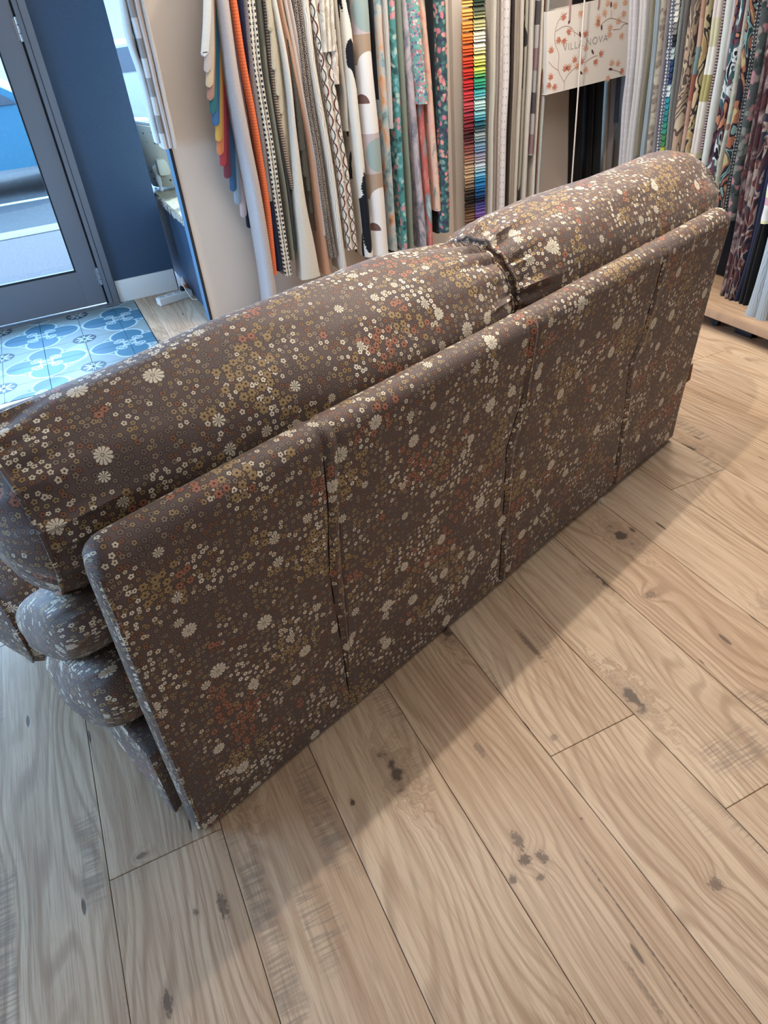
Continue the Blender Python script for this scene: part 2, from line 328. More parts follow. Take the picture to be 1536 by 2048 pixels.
# ------------------------------------------------------------ materials: sample cloths (uv in metres: u round the fold, v = height)
MC = {}
def cloth(kind, *cols, k=1.0):
    key = (kind, cols, k)
    if key in MC: return MC[key]
    def soft(c):
        m = sum(c) / 3; return srgb(*[(m + (x - m) * .80) * .93 for x in c])
    C = [soft(c) for c in cols]
    t = NT('cloth_' + kind, .85, .2, .1); uv = t.uv(); u, v, _ = t.sep(uv)
    weave = t.noise(t.scale(uv, 900), 1, 1)
    if kind == 'plain':
        c = t.mix(t.noise(t.scale(uv, (120, 120, 1)), 1, 3), tuple(x * .82 for x in C[0][:3]) + (1,), tuple(min(1, x * 1.12) for x in C[0][:3]) + (1,))
    elif kind == 'segments':                 # bands of plain colour down the length
        f = t.ma('FRACT', t.ma('MULTIPLY', t.ma('ADD', v, 3.0), 1.0 / (.11 * k * len(C))))
        c = t.ramp(f, [(i / len(C), cc) for i, cc in enumerate(C)], 'CONSTANT')
    elif kind == 'check':                    # woven houndstooth
        a = t.ma('GREATER_THAN', t.ma('SINE', t.ma('MULTIPLY', u, 430 * k)), -.1); b = t.ma('GREATER_THAN', t.ma('SINE', t.ma('MULTIPLY', v, 430 * k)), 0)
        w = t.noise(t.scale(uv, 260), 1, 2)
        m = t.ma('MULTIPLY', a, b); m = t.ma('MAXIMUM', m, t.ma('GREATER_THAN', w, .60))
        c = t.mix(m, C[0], C[1])
    elif kind == 'tweed':
        c = t.mix(t.ss(t.noise(t.scale(uv, (330 * k, 330 * k, 1)), 1, 3), .42, .58), C[0], C[1])
    elif kind == 'rib':
        c = t.mix(t.ss(t.ma('SINE', t.ma('MULTIPLY', v, 520 * k)), -.3, .3), C[0], C[1])
    elif kind == 'speckle':
        vo = t.n('ShaderNodeTexVoronoi', {'Vector': t.scale(uv, 115 * k), 'Scale': 1.0}, voronoi_dimensions='2D', feature='DISTANCE_TO_EDGE')
        c = t.mix(t.ss(vo.outputs['Distance'], .05, .12), C[1], C[0])
    elif kind == 'paint':                    # painterly patches through a palette
        n = t.noise(t.scale(uv, (16 * k, 9 * k, 1)), 1, 5, .62, dist=.6)
        n = t.ss(n, .27, .73)
        c = t.ramp(n, [(i / max(1, len(C) - 1), cc) for i, cc in enumerate(C)])
    elif kind == 'blooms':
        vo = t.n('ShaderNodeTexVoronoi', {'Vector': t.vm('ADD', t.scale(uv, 34 * k), t.scale(t.n('ShaderNodeTexNoise', {'Vector': t.scale(uv, 40), 'Scale': 1.0}).outputs[1], (1.2, 1.2, 0))), 'Scale': 1.0}, voronoi_dimensions='2D')
        r = t.n('ShaderNodeSeparateColor', {0: vo.outputs['Color']}).outputs[0]
        c = t.ramp(r, [(i / len(C), cc) for i, cc in enumerate(C)], 'CONSTANT')
        c = t.mix(t.ss(vo.outputs['Distance'], .35, .6), c, C[0])
    elif kind == 'strokes':                  # bold brush strokes
        n = t.noise(t.scale(uv, (9 * k, 3.0 * k, 1)), 1, 1.5, .4, dist=.7)
        e = t.ma('MULTIPLY', t.ma('SUBTRACT', t.noise(t.scale(uv, (60, 200, 1)), 1, 2), .5), .06)
        c = t.mix(t.ma('GREATER_THAN', t.ma('ADD', n, e), .54), C[0], C[1])
    elif kind == 'vines':                    # twining waves with blossoms
        w = t.ma('MULTIPLY', t.ma('SINE', t.ma('MULTIPLY', v, 46 * k)), .016)
        w2 = t.ma('MULTIPLY', t.ma('SINE', t.ma('ADD', t.ma('MULTIPLY', v, 46 * k), 3.14)), .016)
        uu = t.ma('SUBTRACT', t.ma('MULTIPLY', t.ma('FRACT', t.ma('MULTIPLY', u, 14)), .0714), .0357)
        a = t.ma('ABSOLUTE', t.ma('SUBTRACT', uu, w)); b = t.ma('ABSOLUTE', t.ma('SUBTRACT', uu, w2))
        c = t.mix(t.ma('LESS_THAN', a, .0045), C[0], C[1]); c = t.mix(t.ma('LESS_THAN', b, .0035), c, C[2])
        n = t.noise(t.scale(uv, (70, 40, 1)), 1, 2)
        c = t.mix(t.ss(n, .62, .66), c, C[1])
    elif kind == 'script':
        w = t.n('ShaderNodeTexWave', {'Vector': t.scale(uv, (50, 26, 1)), 'Scale': .6, 'Distortion': 9.0, 'Detail': 1.0, 'Detail Scale': .8}).outputs[1]
        c = t.mix(t.ma('GREATER_THAN', w, .965), C[0], C[1])
    elif kind == 'discs':                    # big half discs on colour blocks
        P = .65; f = t.ma('FRACT', t.ma('DIVIDE', t.ma('SUBTRACT', 1.35 + P * 4, v), P))
        c = t.ramp(f, [(0, C[0]), (.20, C[1]), (.69, C[3])], 'CONSTANT')
        def disc(cu, cf, rad, half=None):
            y = t.ma('MULTIPLY', t.ma('SUBTRACT', f, cf), P)
            d = t.ma('LESS_THAN', t.ma('SQRT', t.ma('ADD', t.ma('POWER', t.ma('SUBTRACT', u, cu), 2), t.ma('POWER', y, 2))), rad)
            return t.ma('MULTIPLY', d, t.ma('LESS_THAN', y, 0)) if half else d
        c = t.mix(disc(.10, .23, .075, 1), c, C[1]); c = t.mix(disc(.035, .47, .045, 1), c, C[5])
        c = t.mix(t.ma('MULTIPLY', disc(.11, .86, .085), t.ma('GREATER_THAN', f, .69)), c, C[4])
    elif kind == 'ticks':
        a = t.ma('LESS_THAN', t.ma('ABSOLUTE', t.ma('SUBTRACT', t.ma('FRACT', t.ma('MULTIPLY', u, 55)), .5)), .07)
        b = t.ma('LESS_THAN', t.ma('FRACT', t.ma('MULTIPLY', v, 24 * k)), .22)
        c = t.mix(t.ma('MULTIPLY', a, b), C[0], C[1])
    elif kind == 'stripes':                  # lengthwise stripes
        f = t.ma('FRACT', t.ma('MULTIPLY', u, 34 * k)); c = t.ramp(f, [(i / len(C), cc) for i, cc in enumerate(C)], 'CONSTANT')
    elif kind == 'leaves':                   # large organic shapes
        n = t.noise(t.scale(uv, (13 * k, 6 * k, 1)), 1, 1.5, .4, dist=2.2); n = t.ss(n, .3, .7)
        c = t.ramp(n, [(i / len(C), cc) for i, cc in enumerate(C)], 'CONSTANT')
    t.col(c); t.bump(weave, .25, .001)
    MC[key] = t.m; return t.m
M_FLOR = floral(); M_OAK = oak(); M_TILE = cement_tile()
M_GREIGE = plain('greige_wall_paint', srgb(206, 196, 186), .6, .25, bump=.03, bscale=90, var=.03)
M_NAVY = NT('navy_canvas_wall', .38, .45); _o = M_NAVY.ob()
_w = M_NAVY.noise(M_NAVY.scale(_o, (40, 40, 420)), 1, 2); _w2 = M_NAVY.noise(M_NAVY.scale(_o, (420, 420, 30)), 1, 2)
M_NAVY.col(M_NAVY.mix(_w, srgb(46, 66, 88), srgb(56, 80, 104))); M_NAVY.bump(M_NAVY.ma('ADD', _w, _w2), .5, .002); M_NAVY = M_NAVY.m
M_NAVY2 = plain('navy_board_paint', srgb(50, 72, 96), .4, .4, var=.1)
M_BLUEEDGE = plain('blue_painted_board_edge', srgb(84, 116, 142), .5, .3)
M_ALU = plain('grey_lacquered_metal', srgb(108, 112, 120), .38, .5, bump=.02)
M_ALUD = plain('dark_rebate', srgb(40, 46, 54), .5, .3)
M_WHITE = plain('white_lacquer', srgb(222, 222, 218), .35, .4)
M_STEEL = plain('brushed_steel', srgb(170, 172, 176), .3, .5, metal=.9)
M_CEIL = plain('ceiling_paint', srgb(232, 228, 222), .8, .2)
M_CORD = plain('cream_cord', srgb(216, 206, 192), .7, .2)
M_SEAM = plain('dark_seam_thread', srgb(38, 28, 26), .8, .1)
M_BLACK = plain('black_rubber', srgb(24, 24, 26), .5, .3)
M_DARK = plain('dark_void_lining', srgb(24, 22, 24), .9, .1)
g = NT('window_glass', .02, .5)           # thin clear pane: straight-through transmission plus a fresnel reflection
_tr = g.n('ShaderNodeBsdfTransparent', {'Color': (.92, .97, .98, 1)}); _gl = g.n('ShaderNodeBsdfGlossy', {'Roughness': .02}); _fr = g.n('ShaderNodeFresnel', {'IOR': 1.45})
_bf = g.n('ShaderNodeNewGeometry').outputs['Backfacing']; _ff = g.ma('MULTIPLY', _fr.outputs[0], g.ma('SUBTRACT', 1.0, _bf))
_mx = g.n('ShaderNodeMixShader', {0: _ff, 1: _tr.outputs[0], 2: _gl.outputs[0]}); g.t.links.new(_mx.outputs[0], g.t.nodes['Material Output'].inputs[0]); M_GLASS = g.m

# ============================================================ THE SETTING
X0, X1, Y0, YD, ZC = -3.3, 3.75, -1.9, 4.988, 2.7
YP = 4.20                                   # greige partition
t_ = 'structure'
# floor slab with oak planks and cement tiles
fl = mkbox('floor', X0, X1, Y0, YD, -.06, -.0125, plain('screed', srgb(60, 48, 40), .9, .1)); tag(fl, kind=t_)
joints = {-1: 1.9, 0: .993, 1: 0.10, 2: .20, 3: 1.46, 4: .789, 5: .50, 6: .37, 7: .52, 8: 1.467, 9: .75, 10: 1.2}
PW, PL = .2535, 1.38
rk = random.Random(3)
def plank(x0, x1, y0, y1):
    if x1 - x0 < .02 or y1 - y0 < .02: return
    bm = bmesh.new(); cx, cy = (x0 + x1) / 2, (y0 + y1) / 2; gx = .0007
    hx, hy, b, T = (x1 - x0) / 2 - gx, (y1 - y0) / 2 - gx, .0011, .012
    lv = [[bm.verts.new((sx * a, sy * c, z)) for sx, sy in ((-1, -1), (1, -1), (1, 1), (-1, 1))] for a, c, z in ((hx, hy, -T), (hx, hy, -b), (hx - b, hy - b, 0))]
    for A, B in zip(lv, lv[1:]):
        for k in range(4): bm.faces.new((A[k], A[(k + 1) % 4], B[(k + 1) % 4], B[k]))
    bm.faces.new(lv[-1])
    o = obj('plank', bm, M_OAK, fl, smooth=False); o.location = (cx, cy, 0)
TX, TY = .35, 3.77                           # tiles lie at x < TX, y > TY
k0 = int(math.floor((X0 + .338) / PW)) 
for k in range(k0 - 0, 17):
    xa, xb = max(X0, -.338 + k * PW), min(X1, -.338 + (k + 1) * PW)
    j = joints.get(k, rk.uniform(0, PL)); j -= math.ceil((j - Y0) / PL) * PL
    while j < YD:
        ya, yb = max(Y0, j), min(YD, j + PL); j += PL
        if xb <= TX + .001:
            plank(xa, xb, ya, min(yb, TY))
        elif xa < TX < xb:
            plank(xa, xb, ya, min(yb, TY)); plank(TX, xb, max(ya, TY), yb)
        else: plank(xa, xb, ya, yb)
TS = .2325; ox, oy = -.030, 4.436
i = 0
for ix in range(-15, 3):
    for iy in range(-4, 4):
        a, b = ox + ix * TS, oy + iy * TS
        xa, xb, ya, yb = max(a, X0), min(a + TS, TX - .004), max(b, TY + .004), min(b + TS, YD)
        if xb - xa < .02 or yb - ya < .02: continue
        bm = bmesh.new(); uvl = bm.loops.layers.uv.new('UVMap')
        g_, bv = .0008, .0012
        lv = [[bm.verts.new((p, q, z)) for p, q in ((xa + e, ya + e), (xb - e, ya + e), (xb - e, yb - e), (xa + e, yb - e))] for e, z in ((g_, -.0125), (g_, -bv), (g_ + bv, .0004 * ((ix * 7 + iy * 3) % 3)))]
        for A, B in zip(lv, lv[1:]):
            for q in range(4): bm.faces.new((A[q], A[(q + 1) % 4], B[(q + 1) % 4], B[q]))
        bm.faces.new(lv[-1])
        for f in bm.faces:
            for l in f.loops: l[uvl].uv = ((l.vert.co.x - ox) / (2 * TS), (l.vert.co.y - oy) / (2 * TS))
        obj('tile', bm, M_TILE, fl, smooth=False)
tag(mkbox('ceiling', X0, X1, Y0, 5.95, ZC, ZC + .1, M_CEIL), kind=t_)
wl = mkbox('wall_left', X0 - .12, X0, 3.6, YD + .16, -.06, ZC, M_GREIGE); tag(wl, kind=t_)
mkbox('wall_pier', X0 - .12, X0, Y0, 1.7, -.06, ZC, M_GREIGE, wl); mkbox('wall_sill', X0 - .12, X0, 1.7, 3.6, -.06, .5, M_GREIGE, wl); mkbox('wall_lintel', X0 - .12, X0, 1.7, 3.6, 2.05, ZC, M_GREIGE, wl)
w3 = mkbox('added_window_3', X0 - .1, X0 - .02, 1.7, 3.6, .5, .55, M_ALU, bev=.003); tag(w3, kind=t_)  # unseen window, added to bring cool light in from the left
mkbox('window_frame', X0 - .1, X0 - .02, 1.7, 3.6, 2.0, 2.05, M_ALU, w3)
mkbox('pane', X0 - .063, X0 - .057, 1.7, 3.6, .55, 2.0, M_GLASS, w3)
tag(mkbox('wall_right', X1, X1 + .12, Y0, 5.95, -.06, ZC, M_GREIGE), kind=t_)
tag(mkbox('wall_back', X0 - .12, X1 + .12, Y0 - .12, Y0, -.06, ZC, M_GREIGE), kind=t_)
# street side: pier between door and shop window, header above the door
pier = mkbox('wall_front', .258, .66, YD, YD + .16, 0, ZC, M_NAVY); tag(pier, kind=t_)
tag(mkbox('wall_front_header', -1.03, .258, YD, YD + .16, 2.28, ZC, M_NAVY), kind=t_)
tag(mkbox('wall_front_lintel', X0, -1.03, YD, YD + .16, 2.56, ZC, M_NAVY), kind=t_)
tag(mkbox('wall_front_return', .54, .66, YD + .16, 5.78, 0, ZC, M_NAVY2), kind=t_)
tag(mkbox('wall_front_side', -1.03, -.93, YD, YD + .16, 0, 2.28, M_NAVY), kind=t_)
w2 = mkbox('added_window_2', X0, -1.03, YD, YD + .1, 0, .08, M_ALU, bev=.003); tag(w2, kind=t_)  # unseen shop window, added for more daylight on the left
mkbox('window_frame', X0, -1.03, YD, YD + .1, 2.5, 2.56, M_ALU, w2); mkbox('window_frame', -2.2, -2.15, YD, YD + .1, .08, 2.5, M_ALU, w2)
mkbox('pane', X0, -2.2, YD + .04, YD + .046, .08, 2.5, M_GLASS, w2); mkbox('pane', -2.15, -1.03, YD + .04, YD + .046, .08, 2.5, M_GLASS, w2)
tag(mkbox('baseboard_front', .262, .652, YD - .014, YD + .001, 0, .140, M_WHITE, bev=.002), kind=t_)
# glazed metal door
dr = mkbox('door_1', .190, .2575, YD - .03, YD + .07, 0, 2.28, M_ALU, bev=.003); tag(dr, kind=t_)
mkbox('door_frame', -.93, .19, YD - .03, YD + .07, 2.22, 2.28, M_ALU, dr, .003)
mkbox('door_frame', -.93, -.87, YD - .03, YD + .07, 0, 2.22, M_ALU, dr, .003)
mkbox('stile', .056, .178, YD - .012, YD + .045, .02, 2.215, M_ALU, dr, .003)
mkbox('stile', -.865, -.745, YD - .012, YD + .045, .02, 2.215, M_ALU, dr, .003)
mkbox('bottom_rail', -.745, .056, YD - .012, YD + .045, .02, .245, M_ALU, dr, .003)
mkbox('top_rail', -.745, .056, YD - .012, YD + .045, 2.1, 2.215, M_ALU, dr, .003)
mkbox('glazing_bead', -.745, .056, YD - .006, YD + .02, .245, .258, M_ALUD, dr, .002)
mkbox('glazing_bead', .046, .057, YD - .006, YD + .02, .258, 2.1, M_ALUD, dr, .002)
mkbox('rebate', .178, .190, YD - .002, YD + .04, .01, 2.22, M_ALUD, dr)
mkbox('rebate', .214, .218, YD - .0312, YD - .02, .01, 2.22, M_ALUD, dr)
mkbox('pane', -.745, .056, YD + .008, YD + .014, .245, 2.1, M_GLASS, dr)
mkbox('threshold', -.93, .2575, YD - .05, YD + .02, 0, .012, M_STEEL, dr, .002)
for z in (.195, 1.52):
    bm = bmesh.new()
    for k in range(3): tube(bm, [(.184, YD - .022, z - .055 + k * .038), (.184, YD - .022, z - .055 + k * .038 + .034)], .0075, 12)
    box(bm, .166, .183, YD - .017, YD - .011, z - .05, z + .05); h = obj('hinge', bm, M_STEEL, dr)
# shop window: display podium, glass
WY = 5.78
win = mkbox('window_1', .66, X1, WY - .03, WY + .04, .44, .56, M_ALU, bev=.003); tag(win, kind=t_)
mkbox('window_frame', .66, X1, WY - .03, WY + .04, 2.5, ZC, M_ALU, win)
mkbox('window_frame', .66, .70, WY - .03, WY + .04, .56, 2.5, M_ALU, win)
mkbox('window_frame', 2.2, 2.25, WY - .03, WY + .04, .56, 2.5, M_ALU, win)
mkbox('pane', .70, 2.2, WY, WY + .006, .56, 2.5, M_GLASS, win)
mkbox('pane', 2.25, X1, WY, WY + .006, .56, 2.5, M_GLASS, win)
pod = empty('window_podium', (0, 0, 0)); tag(pod, 'navy painted window display podium behind the greige partition', 'podium')
mkbox('podium_top', .712, X1, YP + .10, WY - .03, .515, .545, plain('podium_board', srgb(60, 84, 106), .5, .3), pod, .003)
bm = bmesh.new(); box(bm, .72, .74, YP + .10, YD - .02, .0, .515); box(bm, .72, .74, YD - .02, WY - .03, .0, .515)
obj('podium_side', bm, M_NAVY2, pod)
mkbox('podium_front', .74, X1, YP + .10, YP + .12, 0, .515, M_NAVY2, pod)
# greige partition with blue painted edge; raised pilasters
par = mkbox('wall_partition', .70, 3.30, YP, YP + .09, 0, ZC, M_GREIGE); tag(par, kind=t_)
mkbox('edge_board', .688, .6995, YP - .001, YP + .10, 0, ZC, M_BLUEEDGE, par)
mkbox('edge_trim', .6885, .7045, YP - .004, YP - .0015, 0, ZC, M_ALUD, par)
mkbox('pilaster', 2.385, 2.475, YP - .045, YP - .0005, 0, ZC, M_GREIGE, par, .003)
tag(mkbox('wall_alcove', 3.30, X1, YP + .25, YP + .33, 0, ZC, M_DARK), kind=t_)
# ============================================================ STREET OUTSIDE
def rough_stone(name, a, b, sc):
    t = NT(name, .9, .2); n = t.noise(t.ob(), sc, 4, .7); t.col(t.mix(t.ss(n, .35, .65), a, b)); t.bump(n, .4, .004); return t.m
M_PAVE = rough_stone('sidewalk_granite', srgb(44, 42, 44), srgb(64, 61, 63), 60)
M_ASPH = rough_stone('asphalt', srgb(28, 32, 35), srgb(40, 45, 49), 40)
tag(mkbox('sidewalk', -14, 14, YD + .16, 8.02, -.3, -.1, M_PAVE), kind=t_)
tag(mkbox('sidewalk_side', -14, X0 - .12, -6, YD + .16, -.3, -.1, M_PAVE), kind=t_)
tag(mkbox('kerb', -8, 14, 8.02, 8.34, -.3, -.09, rough_stone('kerb_stone', srgb(76, 76, 75), srgb(88, 88, 87), 30), bev=.01), kind=t_)
tag(mkbox('road', -16, 30, 8.34, 30, -.35, -.17, M_ASPH), kind=t_)
tag(mkbox('street_facade', -16, 30, 40, 40.5, -.3, 5, plain('far_render', srgb(90, 88, 85), .9, .1, var=.2, vscale=.4)), kind=t_)
tag(mkbox('road_line', -16, 30, 10.3, 10.42, -.171, -.167, plain('road_paint', srgb(130, 150, 150), .8, .1)), kind=t_)
def car(cx, cy, paint, label, rz=0):
    c = empty('car', (cx, cy, -.17), rz); tag(c, label, 'car')
    prof = [(-2.1, .35), (-2.15, .62), (-2.02, .86), (-1.35, .96), (-.75, 1.40), (.55, 1.44), (1.25, 1.0), (1.95, .88), (2.15, .62), (2.1, .3)]
    bm = bmesh.new(); L = []
    for y, w in ((-.86, .97), (-.80, 1.0), (.80, 1.0), (.86, .97)):
        L.append([bm.verts.new((x * w, y, .3 + (z - .3) * w)) for x, z in prof])
    n = len(prof)
    for A, B in zip(L, L[1:]):
        for k in range(n): bm.faces.new((A[k], A[(k + 1) % n], B[(k + 1) % n], B[k]))
    bm.faces.new(L[0][::-1]); bm.faces.new(L[-1]); obj('body', bm, paint, c)
    for s in (-1, 1):
        bm = bmesh.new(); vs = [bm.verts.new((x, s * .868, z)) for x, z in ((-1.15, 1.0), (-.68, 1.33), (.5, 1.36), (1.02, 1.0))]; bm.faces.new(vs)
        r = bmesh.ops.extrude_face_region(bm, geom=bm.faces[:]); [setattr(v.co, 'y', v.co.y + s * .01) for v in r['geom'] if isinstance(v, bmesh.types.BMVert)]
        obj('side_window', bm, M_ALUD, c)
        for x in (-1.35, 1.35):
            bm = bmesh.new(); r = bmesh.ops.create_cone(bm, segments=24, radius1=.32, radius2=.32, depth=.2, cap_ends=True)
            bmesh.ops.rotate(bm, verts=bm.verts, matrix=Matrix.Rotation(math.pi / 2, 3, 'X')); bmesh.ops.translate(bm, verts=bm.verts, vec=(x, s * .80, .32))
            w = obj('wheel', bm, M_BLACK, c)
            bm = bmesh.new(); r = bmesh.ops.create_cone(bm, segments=16, radius1=.19, radius2=.17, depth=.02, cap_ends=True)
            bmesh.ops.rotate(bm, verts=bm.verts, matrix=Matrix.Rotation(math.pi / 2, 3, 'X')); bmesh.ops.translate(bm, verts=bm.verts, vec=(x, s * .91, .32))
            obj('hubcap', bm, M_STEEL, w)
    for s in (-.55, .55):
        mkbox('headlamp', -2.16, -2.06, s - .18, s + .18, .62, .76, plain('lamp_lens', srgb(240, 190, 130), .2, .5), c, .02)
    return c
car(-.9, 11.6, plain('blue_car_paint', srgb(34, 72, 88), .25, .6), 'light blue car on the street beyond the glazed door')
car(1.9, 15.2, plain('white_car_paint', srgb(96, 98, 98), .25, .6), 'white car seen through the narrow shop window strip', .1)
car(-3.0, 17.0, plain('silver_car_paint', srgb(120, 128, 134), .25, .6), 'silver car farthest away across the street')

# ============================================================ SOFA
LS = 2.187; ANG = math.radians(18.915)
sofa = empty('sofa', (-.1293, .9961, 0), ANG)
tag(sofa, 'brown floral velvet two-seat sofa seen from behind on the oak floor', 'sofa')
def uvset(bm, faces_uv):
    l = bm.loops.layers.uv.verify()
    for f, uvs in faces_uv:
        for lp, q in zip(f.loops, uvs): lp[l].uv = q
SEAMS = [[(0.80, .452), (.716, .455), (.52, .442), (.273, .459), (.045, .467)], [(.80, 1.097), (.66, 1.10), (.53, 1.058), (.35, 1.078), (.09, 1.088)], [(.80, 1.735), (.61, 1.72), (.53, 1.674), (.33, 1.722), (.05, 1.74)]]
SEAMS2 = [[(.80, .487), (.568, .478), (.3, .480), (.074, .483)], [(.80, 1.128), (.62, 1.128), (.5, 1.10), (.3, 1.108), (.09, 1.118)]]
def seamx(s, z):
    if z >= s[0][0]: return s[0][1]
    for (za, xa), (zb, xb) in zip(s, s[1:]):
        if z >= zb: return lerp(xa, xb, (za - z) / (za - zb))
    return s[-1][1]
def y_back(x, z):                            # outer face of the back panel
    f = x / LS
    yb = .0 + .010 * math.sin(min(1, f) * math.pi * .55); yt = -.082 + .030 * f ** 2
    k = z / .87
    y = lerp(yb, yt, k) + .008 * math.sin(k * math.pi) 
    for s in SEAMS:
        d = x - seamx(s, z); y += .0055 * math.exp(-(d / .006) ** 2) - .0055 * math.exp(-((d - .014) / .013) ** 2)
    for s in SEAMS2:
        d = x - seamx(s, z); y += .004 * math.exp(-(d / .005) ** 2)
    y += .004 * (noise.noise(Vector((x * 2.5, z * 3.0, 2))) )
    return y
def make_panel():
    bm = bmesh.new(); nx = 260; TH = .078
    # profile loop (param -> kind) : outer face bottom->top, round top, inner face top->bottom
    zs = [.012 + (.835 - .012) * i / 44 for i in range(45)]
    prof = [('o', z) for z in zs]
    R = TH / 2
    for a in range(1, 12): prof.append(('r', math.pi * a / 12))
    prof += [('i', z) for z in reversed(zs[::4])]
    rows = []
    for ix in range(nx + 1):
        x = LS * ix / nx; row = []; L = 0; last = None
        ztop = .835 + .006 * math.sin(x * 2.4) + (.006 if x > 1.2 else 0) * min(1, (x - 1.2) / .4 if x > 1.2 else 0)
        xe = min(x, LS - x); rc = .045
        drop = rc - math.sqrt(max(0, rc * rc - max(0, rc - xe) ** 2)) if xe < rc else 0
        cs = .018 - math.sqrt(max(0, .018 ** 2 - max(0, .018 - xe) ** 2)) if xe < .018 else 0     # rounded vertical corner
        for kind, p in prof:
            lift = .016 * max(0, min(1, (x - .8) / .6))
            if kind != 'r': p = p + lift * (1 - p / .835)
            if kind == 'o': z = p * ztop / .835; co = Vector((x, y_back(x, z) + cs, z))
            elif kind == 'i': z = p * ztop / .835; co = Vector((x, y_back(x, z) + TH - cs + .0, z))
            else:
                y0 = y_back(x, ztop) + R; co = Vector((x, y0 - math.cos(p) * (R - cs), ztop + math.sin(p) * R * 1.0 - 0))
            if co.z > .55: co.z -= drop * ((co.z - .55) / .33) 
            if last is not None: L += (co - last).length
            last = co.copy(); row.append((bm.verts.new(co), L))
        rows.append(row)
    fu = []
    for ix in range(nx):
        for k in range(len(prof) - 1):
            a, b, c, d = rows[ix][k], rows[ix + 1][k], rows[ix + 1][k + 1], rows[ix][k + 1]
            f = bm.faces.new((a[0], b[0], c[0], d[0])); xa, xb = LS * ix / nx, LS * (ix + 1) / nx
            fu.append((f, [(xa, a[1]), (xb, b[1]), (xb, c[1]), (xa, d[1])]))
    for row, s in ((rows[0], -1), (rows[-1], 1)):    # ends: fan between outer and inner
        n = len(row)
        vs = [r[0] for r in row]; m = n // 2
        i0, i1 = 0, n - 1
        while i1 - i0 > 1:
            if i1 - i0 == 2: f = bm.faces.new((vs[i0], vs[i0 + 1], vs[i1]))
            else:
                # keep heights level between the two sides
                if vs[i0 + 1].co.z <= vs[i1 - 1].co.z: f = bm.faces.new((vs[i0], vs[i0 + 1], vs[i1])); i0 += 1; fu.append((f, [(v.co.y * 1 + 3.3, v.co.z) for v in [l.vert for l in f.loops]])); continue
                else: f = bm.faces.new((vs[i0], vs[i1 - 1], vs[i1])); i1 -= 1; fu.append((f, [(v.co.y + 3.3, v.co.z) for v in [l.vert for l in f.loops]])); continue
            fu.append((f, [(v.co.y + 3.3, v.co.z) for v in [l.vert for l in f.loops]])); break
    uvset(bm, fu)
    return obj('back_panel', bm, M_FLOR, sofa)
panel = make_panel()
for s in SEAMS:
    pts = []
    for i in range(50):
        z = .03 + .79 * i / 49; x = seamx(s, z); pts.append((x, y_back(x, z) - .0006, z))
    bm = bmesh.new(); tube(bm, pts, .0019, 6); obj('seam', bm, M_SEAM, panel)
for s in SEAMS2:
    pts = []
    for i in range(50):
        z = .03 + .79 * i / 49; x = seamx(s, z); pts.append((x, y_back(x, z) + .0001, z))
    bm = bmesh.new(); tube(bm, pts, .0011, 6); obj('seam', bm, M_SEAM, panel)
bm = bmesh.new(); tube(bm, [(.006, y_back(.006, z) + .004 + .002 * math.sin(z * 40), z) for z in [.02 + .80 * i / 40 for i in range(41)]], .0042, 6)
l_ = bm.loops.layers.uv.verify()
for f in bm.faces:
    for lp in f.loops: lp[l_].uv = (lp.vert.co.x + 11, lp.vert.co.z)
obj('piping', bm, M_FLOR, panel)
bm = bmesh.new(); rt = random.Random(2)
for k in range(7):
    x = 1.64 + k * .005; tube(bm, [(x, y_back(x, .016), .016), (x + rt.uniform(-.01, .01), y_back(x, 0) - .010, .010), (x + rt.uniform(-.02, .02), y_back(x, 0) - .016 - .004 * (k % 3), .003)], .0008, 4)
o_ = obj('loose_thread', bm, M_CORD, panel); o_['kind'] = 'stuff'
